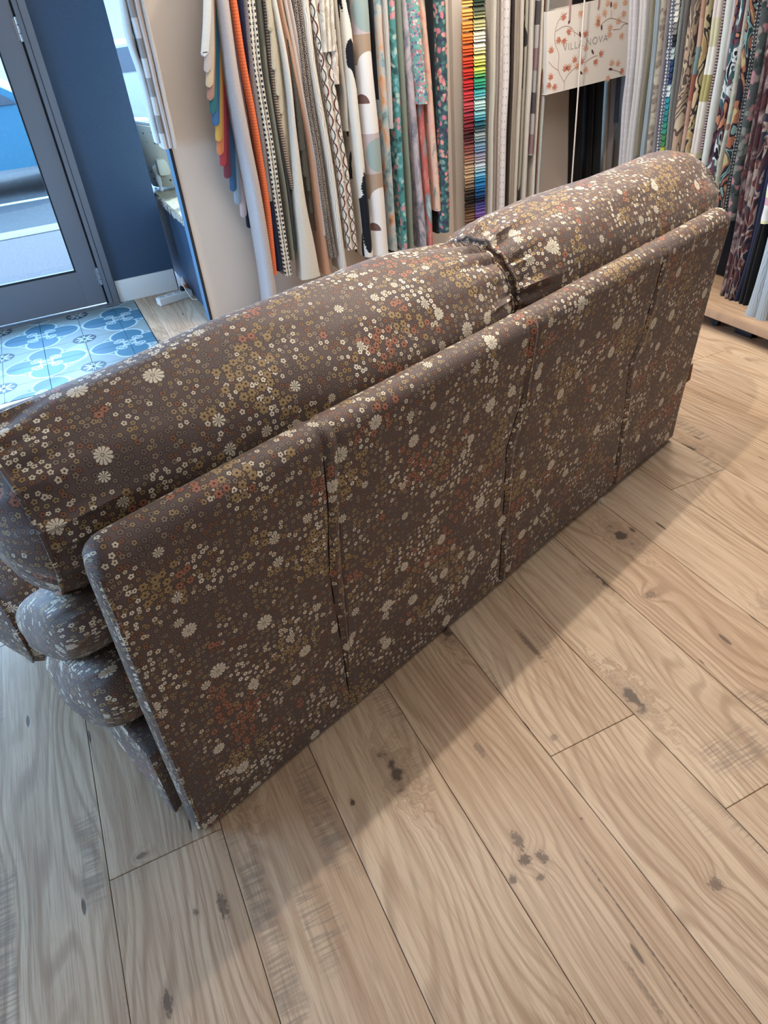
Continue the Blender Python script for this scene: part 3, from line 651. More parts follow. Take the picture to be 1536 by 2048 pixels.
def make_cushion(name, xa, xb, cy, cz, a, b, ra, rb, ea, eb, bulge_a, bulge_b, seed, parent, wr=.006, flat=0, nx=90, nt=110, seam=True, uo=0, tilt=0, p=2.1):
    """bolster: ra/rb = end rounding lengths, ea/eb = relative size at the ends, then a bulging end face"""
    bm = bmesh.new(); rings = []; us = []
    ss = [0] + [((i / nx)) for i in range(1, nx)] + [1]
    def ringpt(x, th, sc, extra=0):
        c, s = math.cos(th), math.sin(th)
        cc = math.copysign(abs(c) ** (2 / p), c); sn = math.copysign(abs(s) ** (2 / p), s)
        d = min(x - xa, xb - x)
        dn = noise.noise(Vector((x * 2.2 + seed, c * 1.6, s * 1.6))) * .016 + noise.noise(Vector((x * 6 + seed, c * 4, s * 4))) * .004
        g = math.exp(-max(0, d) / .055); q = th * 13 + 2.2 * noise.noise(Vector((c * 2, s * 2, seed)))
        w = wr * (.15 + .85 * min(1, max(0, d) / .035)) * g * (math.sin(q * 1.6) + .6 * math.sin(q * 2.7 + 1))
        g2 = math.exp(-max(0, d) / .16); w += wr * .7 * g2 * noise.noise(Vector((c * 7, s * 7, seed + x)))
        k = sc + (dn * min(1, max(0, d) / .1) + w) / max(a, b) + extra
        return Vector((x, cy + a * k * cc * math.cos(tilt) + b * k * sn * math.sin(tilt), cz - a * k * cc * math.sin(tilt) + b * k * sn * math.cos(tilt)))
    P = 2 * math.pi * math.sqrt((a * a + b * b) / 2)
    def scale_at(x):
        da, db = x - xa, xb - x
        k = 1
        if da < ra: k -= (1 - ea) * (1 - da / ra) ** 2.4
        if db < rb: k -= (1 - eb) * (1 - db / rb) ** 2.4
        return k
    xs = [xa + (xb - xa) * (0.5 - 0.5 * math.cos(math.pi * i / nx)) * 1 for i in range(nx + 1)]
    for x in xs:
        rings.append([bm.verts.new(ringpt(x, 2 * math.pi * k / nt, scale_at(x))) for k in range(nt)]); us.append(x)
    fu = []
    for i in range(nx):
        for k in range(nt):
            A, B = rings[i], rings[i + 1]; k2 = (k + 1) % nt
            f = bm.faces.new((A[k], B[k], B[k2], A[k2]))
            v0, v1 = k / nt * P, (k + 1) / nt * P
            fu.append((f, [(us[i] + uo, v0), (us[i + 1] + uo, v0), (us[i + 1] + uo, v1), (us[i] + uo, v1)]))
    for end, x, sgn, bl in ((0, xa, -1, bulge_a), (-1, xb, 1, bulge_b)):
        prev = rings[end]; 
        for j, fr in enumerate((.93, .8, .62, .42, .2)):
            ring = []
            for k in range(nt):
                v = rings[end][k].co; c0 = Vector((x, cy, cz)); p = c0 + (Vector((x, v.y, v.z)) - c0) * fr
                th = 2 * math.pi * k / nt
                p.x += sgn * bl * (1 - fr ** 3.0) + .010 * fr * (1 - fr) * 4 * noise.noise(Vector((p.y * 14, p.z * 14, seed + 9)))
                ring.append(bm.verts.new(p))
            for k in range(nt):
                k2 = (k + 1) % nt; f = bm.faces.new((prev[k], prev[k2], ring[k2], ring[k]))
                fu.append((f, [(l.vert.co.y + 5 + uo, l.vert.co.z + 1) for l in f.loops]))
            prev = ring
        f = bm.faces.new(prev); fu.append((f, [(l.vert.co.y + 5 + uo, l.vert.co.z + 1) for l in f.loops]))
    uvset(bm, fu)
    sa = [(v.co.x, v.co.y, v.co.z) for v in rings[0]]; sb = [(v.co.x, v.co.y, v.co.z) for v in rings[-1]]
    o = obj(name, bm, M_FLOR, parent)
    if seam:
        for pts, sg in ((sa, -1), (sb, 1)):
            bm = bmesh.new(); rg = tube(bm, [(p[0] + sg * .002, p[1], p[2]) for p in pts], .0042, 6, closed=True)
            l = bm.loops.layers.uv.verify()
            for f in bm.faces:
                for lp in f.loops: lp[l].uv = (lp.vert.co.y * 1.0 + 8, lp.vert.co.z)
            obj('piping', bm, M_FLOR, o)
    return o
TL = math.radians(34)
c1 = make_cushion('back_cushion', -.022, 1.180, .215, .826, .207, .182, .38, .30, .86, .80, .055, .065, 1.3, sofa, wr=.012, tilt=TL)
c2 = make_cushion('back_cushion', 1.222, 2.36, .225, .826, .207, .182, .20, .26, .82, .66, .04, .05, 4.9, sofa, wr=.012, uo=1.7, tilt=TL)
make_cushion('middle_roll', -.058, 2.20, .345, .472, .33, .080, .06, .06, .84, .84, .022, .018, 7.7, sofa, wr=.005, nx=50, nt=80, uo=3, seam=False, tilt=TL, p=2.9)
make_cushion('lower_roll', -.055, 2.20, .335, .288, .32, .104, .06, .06, .84, .84, .022, .018, 9.1, sofa, wr=.005, nx=50, nt=80, uo=4, seam=False, tilt=TL, p=2.9)
make_cushion('seat_cushion', -.07, 1.10, .90, .265, .34, .20, .12, .10, .88, .9, .05, .03, 12.5, sofa, wr=.007, nx=50, nt=80, uo=6)
make_cushion('seat_cushion', 1.12, 2.28, .90, .265, .34, .20, .10, .12, .9, .88, .03, .05, 14.5, sofa, wr=.007, nx=50, nt=80, uo=7)
def uvbox(name, x0, x1, y0, y1, z0, z1, parent, bev=.02):
    bm = bmesh.new(); box(bm, x0, x1, y0, y1, z0, z1, bev, 4); l = bm.loops.layers.uv.verify()
    for f in bm.faces:
        n = f.normal
        f.normal_update(); n = f.normal
        for lp in f.loops:
            c = lp.vert.co
            lp[l].uv = (c.y + 9, c.z) if abs(n.x) > .7 else ((c.x, c.z) if abs(n.y) > .7 else (c.x, c.y))
    return obj(name, bm, M_FLOR, parent)
uvbox('base', -.018, LS + .01, .082, .80, .012, .235, sofa, .016)
for x in (.12, LS - .12):
    for y in (.12, .72):
        bm = bmesh.new(); lathe(bm, [(.022, 0), (.026, .004), (.026, .02)], 16, (x, y, 0)); obj('foot', bm, M_BLACK, sofa)
bm = bmesh.new(); box(bm, LS - .004, LS + .040, .006, .010, .245, .31, .001); obj('care_tag', bm, plain('brown_tag', srgb(112, 78, 56), .7, .2), sofa)

# ============================================================ PODIUM OBJECTS
rug = empty('straw_mat', (0, 0, 0)); tag(rug, 'cream woven straw mat with loose fringe on the navy window podium', 'mat')
t = NT('straw_weave', .9, .1); o_ = t.ob(); n1 = t.noise(t.scale(o_, (90, 300, 90)), 1, 3)
t.col(t.mix(t.ss(n1, .35, .65), srgb(150, 132, 108), srgb(205, 190, 164))); t.bump(n1, .8, .006); M_STRAW = t.m
bm = bmesh.new(); rr = random.Random(5)
nX, nY = 40, 60; gr = [[bm.verts.new((lerp(.714, 1.5, i / nX), lerp(4.32, 5.35, j / nY), .549 + .008 * abs(math.sin(j * 1.6)) + .003 * rr.random())) for j in range(nY + 1)] for i in range(nX + 1)]
for i in range(nX):
    for j in range(nY): bm.faces.new((gr[i][j], gr[i + 1][j], gr[i + 1][j + 1], gr[i][j + 1]))
e = [bm.verts.new((gr[0][j].co.x - .004, gr[0][j].co.y, .546)) for j in range(nY + 1)]
for j in range(nY): bm.faces.new((e[j], gr[0][j], gr[0][j + 1], e[j + 1]))
obj('woven_body', bm, M_STRAW, rug)
bm = bmesh.new()
for i in range(70):
    y = lerp(4.32, 5.16, i / 69) + rr.uniform(-.004, .004); L = rr.uniform(.015, .035)
    if i % 9 == 4: L *= 1.8
    tube(bm, [(.716, y, .556), (.705 - rr.random() * .004, y, .55), (.700, y + rr.uniform(-.006, .006), .548 - L)], .0016, 4)
for (yy, L) in ((5.20, .20), (5.225, .16), (5.17, .12), (5.215, .24)):
    tube(bm, [(.716, yy, .556), (.702, yy, .55), (.699, yy + .01, .55 - L * .5), (.700, yy - .005, .55 - L)], .0035, 5)
f_ = obj('fringe', bm, M_CORD, rug); f_['kind'] = 'stuff'
# armchair
ac = empty('armchair', (.97, 5.46, .56), math.radians(0)); tag(ac, 'cream armchair with small dark dots on the straw mat in the window', 'armchair')
t = NT('dotted_upholstery', .8, .2, .1); vo = t.n('ShaderNodeTexVoronoi', {'Vector': t.ob(), 'Scale': 16.0, 'Randomness': .25}); t.col(t.mix(t.ma('LESS_THAN', vo.outputs['Distance'], .15), srgb(222, 214, 192), srgb(92, 88, 80))); M_DOT = t.m; ac.scale = (.78, .78, .92)
bm = bmesh.new(); N = 28; rows = []
for i in range(N + 1):                       # wrapped tub back opening to +x
    a = math.radians(70 + 220 * i / N); row = []
    hh = .44 - .10 * abs((i / N - .5) * 2) ** 2
    for r, z in ((.31, .02), (.335, .12), (.35, .28), (.36, hh - .03), (.345, hh), (.32, hh), (.30, hh - .03), (.285, .28), (.27, .12), (.27, .02)):
        row.append(bm.verts.new((r * math.cos(a), r * .9 * math.sin(a), z)))
    rows.append(row)
for A, B in zip(rows, rows[1:]):
    for k in range(10): bm.faces.new((A[k], A[(k + 1) % 10], B[(k + 1) % 10], B[k]))
bm.faces.new(rows[0][::-1]); bm.faces.new(rows[-1]); obj('backrest', bm, M_DOT, ac)
bm = bmesh.new(); box(bm, -.27, .30, -.26, .26, .10, .22, .05, 4); obj('seat', bm, M_DOT, ac)
bm = bmesh.new(); tube(bm, [(.352 * math.cos(math.radians(70 + 220 * i / N)), .317 * math.sin(math.radians(70 + 220 * i / N)), .455 - .10 * abs((i / N - .5) * 2) ** 2) for i in range(N + 1)], .013, 8); obj('show_wood_rail', bm, M_WHITE, ac)
for (x, y) in ((-.27, -.17), (-.27, .17), (.26, -.22), (.26, .22)):
    bm = bmesh.new(); h = .20 if x > 0 else .17
    lathe(bm, [(.012, -.008), (.018, .01), (.014, .03), (.026, .08), (.020, .11), (.034, .14), (.034, h), (.02, h + .01)], 14, (x - .0, y, 0)); obj('leg', bm, M_WHITE, ac)
# cone, power strip with plug
cone = empty('marker_cone', (.690, 4.905, 0)); tag(cone, 'small orange and white cone on the floor beside the white power strip', 'cone')
bm = bmesh.new(); lathe(bm, [(.030, .004), (.022, .05)], 20); obj('orange_body', bm, plain('orange_plastic', srgb(205, 110, 70), .5, .3), cone)
bm = bmesh.new(); lathe(bm, [(.022, .05), (.012, .085), (.004, .10)], 20); obj('white_tip', bm, plain('pale_plastic', srgb(216, 196, 186), .5, .3), cone)
bm = bmesh.new(); lathe(bm, [(.03, 0), (.03, .004)], 20); obj('foot', bm, M_BLACK, cone)
psp0, psp1 = on(316, 600, 2, .0), on(388, 588, 2, 0)
psd = (psp1 - psp0); ps = empty('power_strip', ((.515 + .66) / 2, 4.76, 0), math.atan2(.05, .2)); tag(ps, 'white multi-socket power strip on the oak floor by the podium', 'power strip')
bm = bmesh.new(); box(bm, -.115, .115, -.032, .032, 0.001, .046, .005, 3); obj('housing', bm, M_WHITE, ps)
for i in range(4):
    bm = bmesh.new(); cx = -.08 + i * .053
    lathe(bm, [(.020, .0462), (.020, .0475), (.017, .0475), (.016, .0466)], 20, (cx, 0, 0)); s_ = obj('socket', bm, plain('socket_grey', srgb(196, 198, 198), .5, .3), ps)
    bm = bmesh.new(); [lathe(bm, [(.003, .0468), (.003, .0480)], 8, (cx + dx, .004, 0)) for dx in (-.008, .008)]; obj('socket_hole', bm, M_BLACK, s_)
plug = empty('plug', (.655, 4.775, .048)); tag(plug, 'black plug with pale cable pushed into the power strip', 'plug')
bm = bmesh.new(); lathe(bm, [(.016, .0), (.019, .008), (.017, .026), (.008, .032)], 16); obj('plug_body', bm, M_BLACK, plug)
bm = bmesh.new(); tube(bm, [(0, 0, .03), (.006, -.02, .036), (.01, -.06, .015), (.03, -.09, -.040), (.05, -.10, -.0435), (.062, -.11, -.0435)], .0035, 8); obj('cable', bm, M_CORD, plug)
# ============================================================ SAMPLE CLOTHS
def densify(pts, n):
    """Catmull-Rom through pts"""
    P = [pts[0]] + list(pts) + [pts[-1]]; out = []
    segs = len(pts) - 1
    for i in range(n + 1):
        t = i / n * segs; k = min(int(t), segs - 1); f = t - k
        a, b, c, d = P[k], P[k + 1], P[k + 2], P[k + 3]
        out.append(.5 * ((2 * b) + (c - a) * f + (2 * a - 5 * b + 4 * c - d) * f * f + (3 * b - a - 3 * c + d) * f ** 3))
    return out
def drape(pts, w, depth, along, into, folds=1, w2=None, seed=0):
    """a cloth folded over its hanger: front fold follows pts (top to bottom); closed section w wide, depth deep"""
    bm = bmesh.new(); n = 26; C = densify([Vector(p) for p in pts], n); rings = []; L = []
    sec = []
    m = 6 * folds
    for i in range(m + 1):                   # front face with rounded folds
        s = i / m; ph = (s * folds) % 1 if i < m else 1
        sec.append((s - .5, -(math.sin(ph * math.pi) ** .6) * .55 * w / folds + .0))
    sec += [(.5, depth * .45), (.5, depth)]
    sec += [(-.5, depth), (-.5, depth * .45)]
    for i, c in enumerate(C):
        k = i / n; ww = w * 1.0 if w2 is None else lerp(w, w2, max(0, (k - .45) / .55) ** 1.5)
        wob = 1 + .10 * noise.noise(Vector((seed, k * 4, 1)))
        sh = .004 * noise.noise(Vector((seed + 5, k * 5, 2)))
        row = []; per = 0; last = None
        for a, b in sec:
            p = c + along * (a * ww * wob + sh) + into * (b + .003 * noise.noise(Vector((a * 3 + seed, k * 6, b))))
            if last is not None: per += (p - last).length
            last = p; row.append((bm.verts.new(p), per))
        rings.append(row); L.append(c.z)
    fu = []; q = len(sec)
    for i in range(n):
        for k in range(q):
            k2 = (k + 1) % q; A, B = rings[i], rings[i + 1]
            u0, u1 = A[k][1], (A[k2][1] if k2 else A[k][1] + w)
            f = bm.faces.new((A[k][0], A[k2][0], B[k2][0], B[k][0]))
            so = 0 if seed == DISC_SEED else seed * .137; fu.append((f, [(u0 + so, L[i]), (u1 + so, L[i]), (u1 + so, L[i + 1]), (u0 + so, L[i + 1])]))
    for R_, rev in ((rings[0], 1), (rings[-1], 0)):
        vs = [v[0] for v in R_]; f = bm.faces.new(vs[::-1] if rev else vs); fu.append((f, [(0, 0)] * len(vs)))
    uvset(bm, fu); return bm
AX, AY = Vector((1, 0, 0)), Vector((0, 1, 0))
sid = [0]; DISC_SEED = -1
RAILA, RAILB = [], []
def sampleA(label, px, wpx, mat, yp=4.02, depth=.14, folds=1, top=True, w2=None, cat='fabric sample', name='fabric_sample', group='fabric samples hanging on the greige partition'):
    """px: photo points of the front fold from top to bottom; the cloth hangs in front of the partition"""
    global DISC_SEED
    sid[0] += 1
    if 'half discs' in label: DISC_SEED = sid[0]
    pts = [on(u, v, 1, yp) for u, v in px]
    d0 = pts[0] - pts[1]; d0 = d0 / abs(d0.z)
    if top: pts = [pts[0] + d0 * (1.80 - pts[0].z) * Vector((1, 1, 1)).x] + pts if pts[0].z < 1.8 else pts
    bm = drape(pts, wpx / 395, min(depth, YP - yp - .012), AX, AY, folds, (w2 / 395 if w2 else None), sid[0])
    o = obj(name, bm, mat); tag(o, label, cat, group); return o
def sampleB(label, px, wpx, mat, xp=2.98, depth=.16, folds=1, w2=None, top=True, k=400, group='patterned cloths hanging on the right hand rack'):
    sid[0] += 1
    pts = [on(u, v, 0, xp) for u, v in px]
    d0 = pts[0] - pts[1]; d0 = d0 / abs(d0.z)
    if top: pts = [pts[0] + d0 * (1.80 - pts[0].z)] + pts
    bm = drape(pts, wpx / k, depth, -AY, AX, folds, (w2 / k if w2 else None), sid[0])
    o = obj('fabric_sample', bm, mat); tag(o, label, 'fabric sample', group); return o
SA = sampleA
# --- rails that carry them (above the picture)
def rail(name, a, b, label):
    r = empty(name, (0, 0, 0)); tag(r, label, 'rail')
    bm = bmesh.new(); tube(bm, [a, b], .012, 10); obj('bar', bm, M_STEEL, r)
    for f in (.03, .5, .97):
        p = Vector(a).lerp(Vector(b), f); q = Vector(p); 
        if abs(a[1] - b[1]) < .01: q.y = YP
        else: q.x = 3.30
        bm = bmesh.new(); tube(bm, [p, q], .008, 8); obj('bracket', bm, M_STEEL, r)
rail('hanging_rail', (.45, 4.09, 1.8), (3.28, 4.09, 1.8), 'steel rail high on the greige partition above the hanging samples')
rail('hanging_rail', (3.06, 1.6, 1.8), (3.06, 4.0, 1.8), 'steel rail along the right hand rack above the patterned cloths')
# --- far left bunch by the window
SA('beige checked cloth strip with white blocks, hanging by the window', [(262, 0), (298, 150), (333, 298)], 10, cloth('segments', (205, 200, 196), (150, 140, 134), k=.72), yp=4.06)
SA('sheer pale cloth hanging nearest the street window', [(247, 0), (262, 80), (290, 170), (318, 286)], 12, cloth('plain', (214, 220, 222)), yp=4.12, depth=.05)
SA('taupe and white striped cloth beside the window bunch', [(273, 0), (308, 150), (342, 296)], 12, cloth('stripes', (150, 136, 132), (206, 200, 196), (178, 166, 162)), yp=4.05)
SA('ivory cloth strip, rightmost of the window bunch', [(285, 0), (319, 150), (350, 296)], 9, cloth('plain', (206, 200, 194)), yp=4.04)
# --- fan of coloured felt swatches
fan = empty('felt_swatch_fan', (0, 0, 0)); tag(fan, 'cascade of coloured felt swatches with rounded ends, left on the partition', 'swatches', 'fabric samples hanging on the greige partition')
fan_cols = [((214, 220, 220), 409, 111), ((190, 182, 178), 415, 143), ((208, 186, 152), 419, 173), ((176, 128, 112), 421, 199), ((44, 112, 118), 426, 226), ((52, 106, 168), 432, 250), ((212, 168, 72), 438, 281), ((236, 132, 76), 441, 308), ((196, 62, 74), 447, 331), ((130, 60, 78), 455, 355), ((52, 100, 150), 467, 381), ((150, 176, 198), 476, 407), ((212, 190, 192), 488, 433), ((36, 44, 60), 500, 454)]
def tongue(pts, w, th, along, into):         # flat strip with a rounded end
    bm = bmesh.new(); C = densify(pts, 16); up = (C[-2] - C[-1]).normalized(); C[-1] = C[-1]
    end = C[-1]; prof = [(c, w / 2) for c in C[:-1]]
    for a in range(0, 90, 15): prof.append((end + up * (w / 2) * (1 - math.sin(math.radians(a))), w / 2 * math.cos(math.radians(a))))
    prof.append((end, w * .06)); rings = []
    for c, h in prof: rings.append([bm.verts.new(c + along * s * h + into * d) for s, d in ((-1, 0), (-.6, -th * .45), (.6, -th * .45), (1, 0), (1, th * .55), (-1, th * .55))])
    for A, B in zip(rings, rings[1:]):
        for k in range(6): bm.faces.new((A[k], A[(k + 1) % 6], B[(k + 1) % 6], B[k]))
    bm.faces.new(rings[0][::-1]); bm.faces.new(rings[-1])
    l = bm.loops.layers.uv.verify()
    for f in bm.faces:
        for lp in f.loops: lp[l].uv = (lp.vert.co.x + lp.vert.co.y, lp.vert.co.z)
    return bm
n_ = len(fan_cols)
for i, (c, u, v) in enumerate(fan_cols):
    yp = 3.95 + i * .014; tu = 414 + i * 2.7
    pts = [on(tu + 6, -130, 1, yp), on(tu + 1, 0, 1, yp), on(lerp(tu, u, .55) + 2, v * .5, 1, yp), on(u, v + 2, 1, yp)]
    obj('swatch', tongue(pts, 15 / 400, .010, AX, AY), cloth('plain', c), fan)
SA('long grey-mauve felt strip hanging beside the swatch cascade', [(446, 0), (465, 146), (493, 293), (517, 410), (540, 560), (548, 640)], 22, cloth('plain', (190, 178, 174)), yp=3.97)
SA('thin mauve strip just left of the orange cloth', [(458, 0), (478, 146), (500, 293), (510, 350)], 8, cloth('plain', (136, 110, 122)), yp=4.0)
SA('narrow olive strip with green tip below the orange cloth', [(478, 120), (492, 240), (507, 330), (517, 405)], 9, cloth('plain', (122, 110, 62)), yp=4.015, top=False)
SA('bright orange ribbed cloth strip', [(467, 0), (490, 146), (517, 293), (535, 410), (549, 548)], 12, cloth('rib', (240, 96, 44), (250, 118, 62), k=.9), yp=3.97)
SA('plain navy blue strip right of the orange cloth', [(480, 0), (502, 146), (526, 293), (543, 410), (560, 541)], 13, cloth('plain', (28, 40, 78)), yp=3.985)
SA('grey tweed strip with rough edge', [(491, 0), (505, 146), (525, 293), (540, 402)], 13, cloth('tweed', (84, 76, 80), (160, 150, 146)), yp=3.975)
SA('black and cream houndstooth woven cloth', [(501, 0), (516, 146), (540, 293), (556, 410), (577, 551)], 17, cloth('check', (226, 218, 198), (30, 32, 44), k=.62), yp=3.965, folds=2)
SA('grey-green strip beside the houndstooth cloth', [(518, 0), (533, 146), (555, 293), (572, 400), (586, 520)], 9, cloth('plain', (122, 126, 116)), yp=3.99)
SA('slate strip left of the cream loop swatches', [(526, 0), (541, 146), (562, 293), (579, 400), (590, 500)], 7, cloth('plain', (74, 86, 90)), yp=4.0)
SA('brown ribbed woven edge strip', [(530, 0), (545, 146), (563, 262), (586, 378)], 8, cloth('rib', (96, 74, 64), (186, 160, 134)), yp=3.98)
fan2 = empty('cream_swatch_fan', (0, 0, 0)); tag(fan2, 'cascade of cream looped linen swatches between brown rib and cream felt', 'swatches', 'fabric samples hanging on the greige partition')
for i, (u, v) in enumerate(((541, 60), (549, 138), (557, 190), (563, 226), (568, 272), (575, 331), (581, 356))):
    yp = 3.945 + i * .010; tu = 536 + i * 1.6
    pts = [on(tu - 14, -130, 1, yp), on(tu, 0, 1, yp), on(lerp(tu, u, .55) + 1, v * .5, 1, yp), on(u, v + 2, 1, yp)]
    obj('swatch', tongue(pts, 10 / 400, .009, AX, AY), cloth('tweed', (160, 146, 118), (214, 204, 178), k=1.5), fan2)
fan3 = empty('charcoal_swatch_fan', (0, 0, 0)); tag(fan3, 'cascade of charcoal swatches right of the cream felt sheet', 'swatches', 'fabric samples hanging on the greige partition')
for i, (u, v) in enumerate(((604, 300), (611, 352), (618, 381), (624, 425), (633, 460))):
    yp = 3.975 + i * .012
    pts = [on(545 + i * 3, -130, 1, yp), on(566 + i * 3, 0, 1, yp), on(lerp(566 + i * 3, u, .6), v * .5, 1, yp), on(u, v + 2, 1, yp)]
    obj('swatch', tongue(pts, 10 / 400, .009, AX, AY), cloth('tweed', (52, 54, 54), (100, 100, 92)), fan3)
SA('cream felt sheet with flared lower end', [(548, 0), (567, 100), (582, 200), (591, 300), (600, 400), (613, 480), (622, 556)], 11, cloth('plain', (214, 208, 194)), yp=3.955, w2=46, depth=.10)
SA('rosy tan strip right of the charcoal swatches', [(560, 0), (590, 146), (620, 293), (641, 440), (655, 548)], 12, cloth('plain', (196, 148, 120)), yp=3.985, w2=20)
SA('ivory pleated cloth with two folds', [(574, 0), (601, 146), (629, 293), (645, 400), (652, 470)], 17, cloth('stripes', (214, 200, 190), (196, 178, 170)), yp=3.975, folds=2)
SA('dark brown cloth with cream speckle', [(594, 0), (612, 146), (634, 293), (650, 410), (667, 515)], 17, cloth('speckle', (60, 46, 44), (196, 184, 166)), yp=3.965, folds=2)
SA('white cloth with fine black script lines', [(609, 0), (627, 146), (653, 293), (672, 420), (688, 540)], 16, cloth('script', (224, 216, 202), (52, 46, 46)), yp=3.965)
SA('white cloth with twining maroon and olive vines', [(630, 0), (650, 117), (673, 264), (687, 350), (705, 498)], 26, cloth('vines', (222, 214, 198), (120, 56, 52), (66, 72, 70)), yp=3.955, folds=2)
SA('sheer oyster sample hanging short at the top', [(652, -30), (655, 30), (659, 103)], 28, cloth('leaves', (214, 204, 186), (196, 186, 168), (224, 216, 200), k=1.4), yp=3.93, folds=3, top=True)
SA('short beige folded sample below the oyster one', [(664, 60), (668, 110), (672, 168)], 16, cloth('leaves', (206, 186, 166), (224, 214, 200), (150, 110, 90), k=2), yp=3.95, top=False)
SA('sand strip with dark edge beside the brush stroke cloth', [(670, 0), (682, 120), (690, 200), (694, 262)], 9, cloth('plain', (178, 172, 160)), yp=3.96)
SA('white cloth with bold black brush strokes', [(688, 0), (701, 146), (716, 293), (728, 410), (738, 512)], 22, cloth('strokes', (226, 220, 206), (22, 26, 36)), yp=3.95, folds=1)
SA('wide cloth with geometric half discs in tan, sage and white', [(715, 0), (727, 146), (742, 293), (752, 410), (763, 530)], 44, cloth('discs', (176, 148, 122), (232, 228, 224), (226, 222, 220), (196, 178, 178), (150, 172, 168), (120, 84, 76)), yp=3.97, folds=1, depth=.12)
SA('dark navy strip right of the half disc cloth', [(744, 0), (757, 146), (770, 293), (781, 440), (786, 505)], 8, cloth('plain', (46, 50, 60)), yp=3.99)
SA('watercolour teal cloth with orange blots', [(755, 0), (764, 146), (774, 293), (782, 410), (789, 500)], 16, cloth('paint', (60, 110, 120), (120, 160, 170), (186, 196, 200), (226, 160, 110), (70, 90, 110), k=.8), yp=3.97)
SA('short white cloth with thin grey stripes', [(770, 0), (777, 130), (783, 257)], 10, cloth('stripes', (220, 214, 204), (130, 128, 128), (206, 200, 190), k=4), yp=3.95)
SA('turquoise meadow floral cloth', [(782, 0), (790, 146), (798, 293), (804, 400), (809, 500)], 16, cloth('blooms', (70, 150, 150), (60, 120, 120), (110, 180, 190), (216, 140, 150), (44, 90, 100), (170, 200, 190)), yp=3.965)
SA('plain sage green strip', [(796, 0), (804, 146), (812, 293), (819, 400), (824, 500)], 13, cloth('plain', (128, 142, 128)), yp=3.975)
SA('soft lilac-grey blurred cloth', [(811, 0), (819, 146), (831, 293), (840, 400), (847, 496)], 17, cloth('paint', (150, 146, 150), (196, 180, 186), (120, 122, 138), (206, 196, 200), k=.6), yp=3.975)
SA('impressionist garden cloth in two stepped tiers', [(826, 0), (834, 80), (841, 146), (846, 207)], 25, cloth('blooms', (110, 170, 160), (226, 130, 150), (120, 190, 170), (240, 200, 190), (90, 110, 150), (220, 110, 120), k=2.2), yp=3.935)
SA('coral pink cloth with small black marks', [(842, 0), (853, 117), (864, 264), (871, 350), (876, 421)], 15, cloth('paint', (206, 100, 90), (232, 166, 150), (236, 188, 160), (96, 140, 140), (60, 46, 50), k=.7), yp=3.955)
SA('white cloth washed with coral and teal', [(838, 180), (847, 293), (856, 400), (862, 496)], 14, cloth('paint', (226, 216, 214), (220, 130, 120), (206, 90, 80), (110, 160, 166), (232, 220, 216), k=.55), yp=3.965, top=False)
SA('narrow midnight strip between the coral and floral cloths', [(864, 0), (868, 146), (873, 293), (876, 466)], 9, cloth('plain', (34, 38, 48)), yp=3.985)
SA('dark floral cloth with pink roses next to the pilaster', [(880, 0), (884, 146), (887, 293), (889, 400), (889, 463)], 24, cloth('blooms', (50, 90, 96), (216, 110, 130), (70, 120, 120), (230, 150, 140), (60, 60, 90), (120, 160, 150), k=1.3), yp=3.95)
# --- colour card waterfall
card = empty('colour_card_waterfall', (0, 0, 0)); tag(card, 'tall waterfall of small rainbow fabric cards right of the pilaster', 'swatches', 'fabric samples hanging on the greige partition')
LC = [(226, 186, 110), (226, 178, 104), (226, 160, 84), (224, 140, 66), (222, 116, 52), (206, 84, 46), (196, 66, 44), (186, 50, 44), (184, 44, 48), (190, 60, 66), (186, 76, 84), (150, 50, 62), (120, 40, 50), (60, 30, 34), (130, 70, 66), (150, 100, 90), (176, 146, 118), (190, 166, 136), (150, 124, 98), (60, 50, 44), (30, 26, 28), (90, 66, 52), (130, 96, 74), (112, 90, 74), (110, 104, 102), (96, 96, 100)]
MCo = [(40, 58, 48), (84, 92, 76), (150, 154, 110), (196, 192, 140), (226, 222, 206), (228, 226, 214), (222, 216, 150), (206, 206, 110), (190, 204, 90), (60, 160, 110), (50, 150, 130), (90, 180, 190), (190, 216, 210), (150, 200, 206), (70, 160, 180), (30, 60, 72), (150, 166, 166), (120, 146, 160), (110, 150, 190), (150, 140, 160), (190, 196, 210), (150, 196, 216), (50, 140, 190), (40, 110, 170), (30, 80, 130), (26, 34, 60), (80, 80, 150), (120, 90, 160), (90, 50, 110), (170, 100, 160), (190, 150, 180), (150, 146, 170), (90, 96, 130)]
def lutc(L, f):
    x = f * (len(L) - 1); i = min(int(x), len(L) - 2); k = x - i
    return tuple(int(lerp(L[i][j], L[i + 1][j], k) / 4) * 4 for j in range(3))
NC = 76; yv = 4.02
cmesh = {}
def cardmesh(col, w, side):
    key = (col, side)
    if key in cmesh: return cmesh[key]
    bm = bmesh.new(); h = .019
    # slightly curled leaf lying over the one beneath
    P = [(0, -.0, 0), (w, -.0, 0), (w, -.012, -h), (0, -.012, -h)] if not side else [(0, 0, 0), (w, .085, .0), (w, .075, -h), (0, -.012, -h)]
    a = [bm.verts.new(p) for p in P]; b = [bm.verts.new((p[0], p[1] + .004, p[2])) for p in P]
    bm.faces.new(a); bm.faces.new(b[::-1])
    for k in range(4): bm.faces.new((a[k], a[(k + 1) % 4], b[(k + 1) % 4], b[k]))
    bmesh.ops.recalc_face_normals(bm, faces=bm.faces)
    me = bpy.data.meshes.new('swatch_card'); bm.to_mesh(me); bm.free(); me.materials.append(plain('card_cloth', srgb(*col), .8, .2)); cmesh[key] = me; return me
zt, zb = 1.50, .12
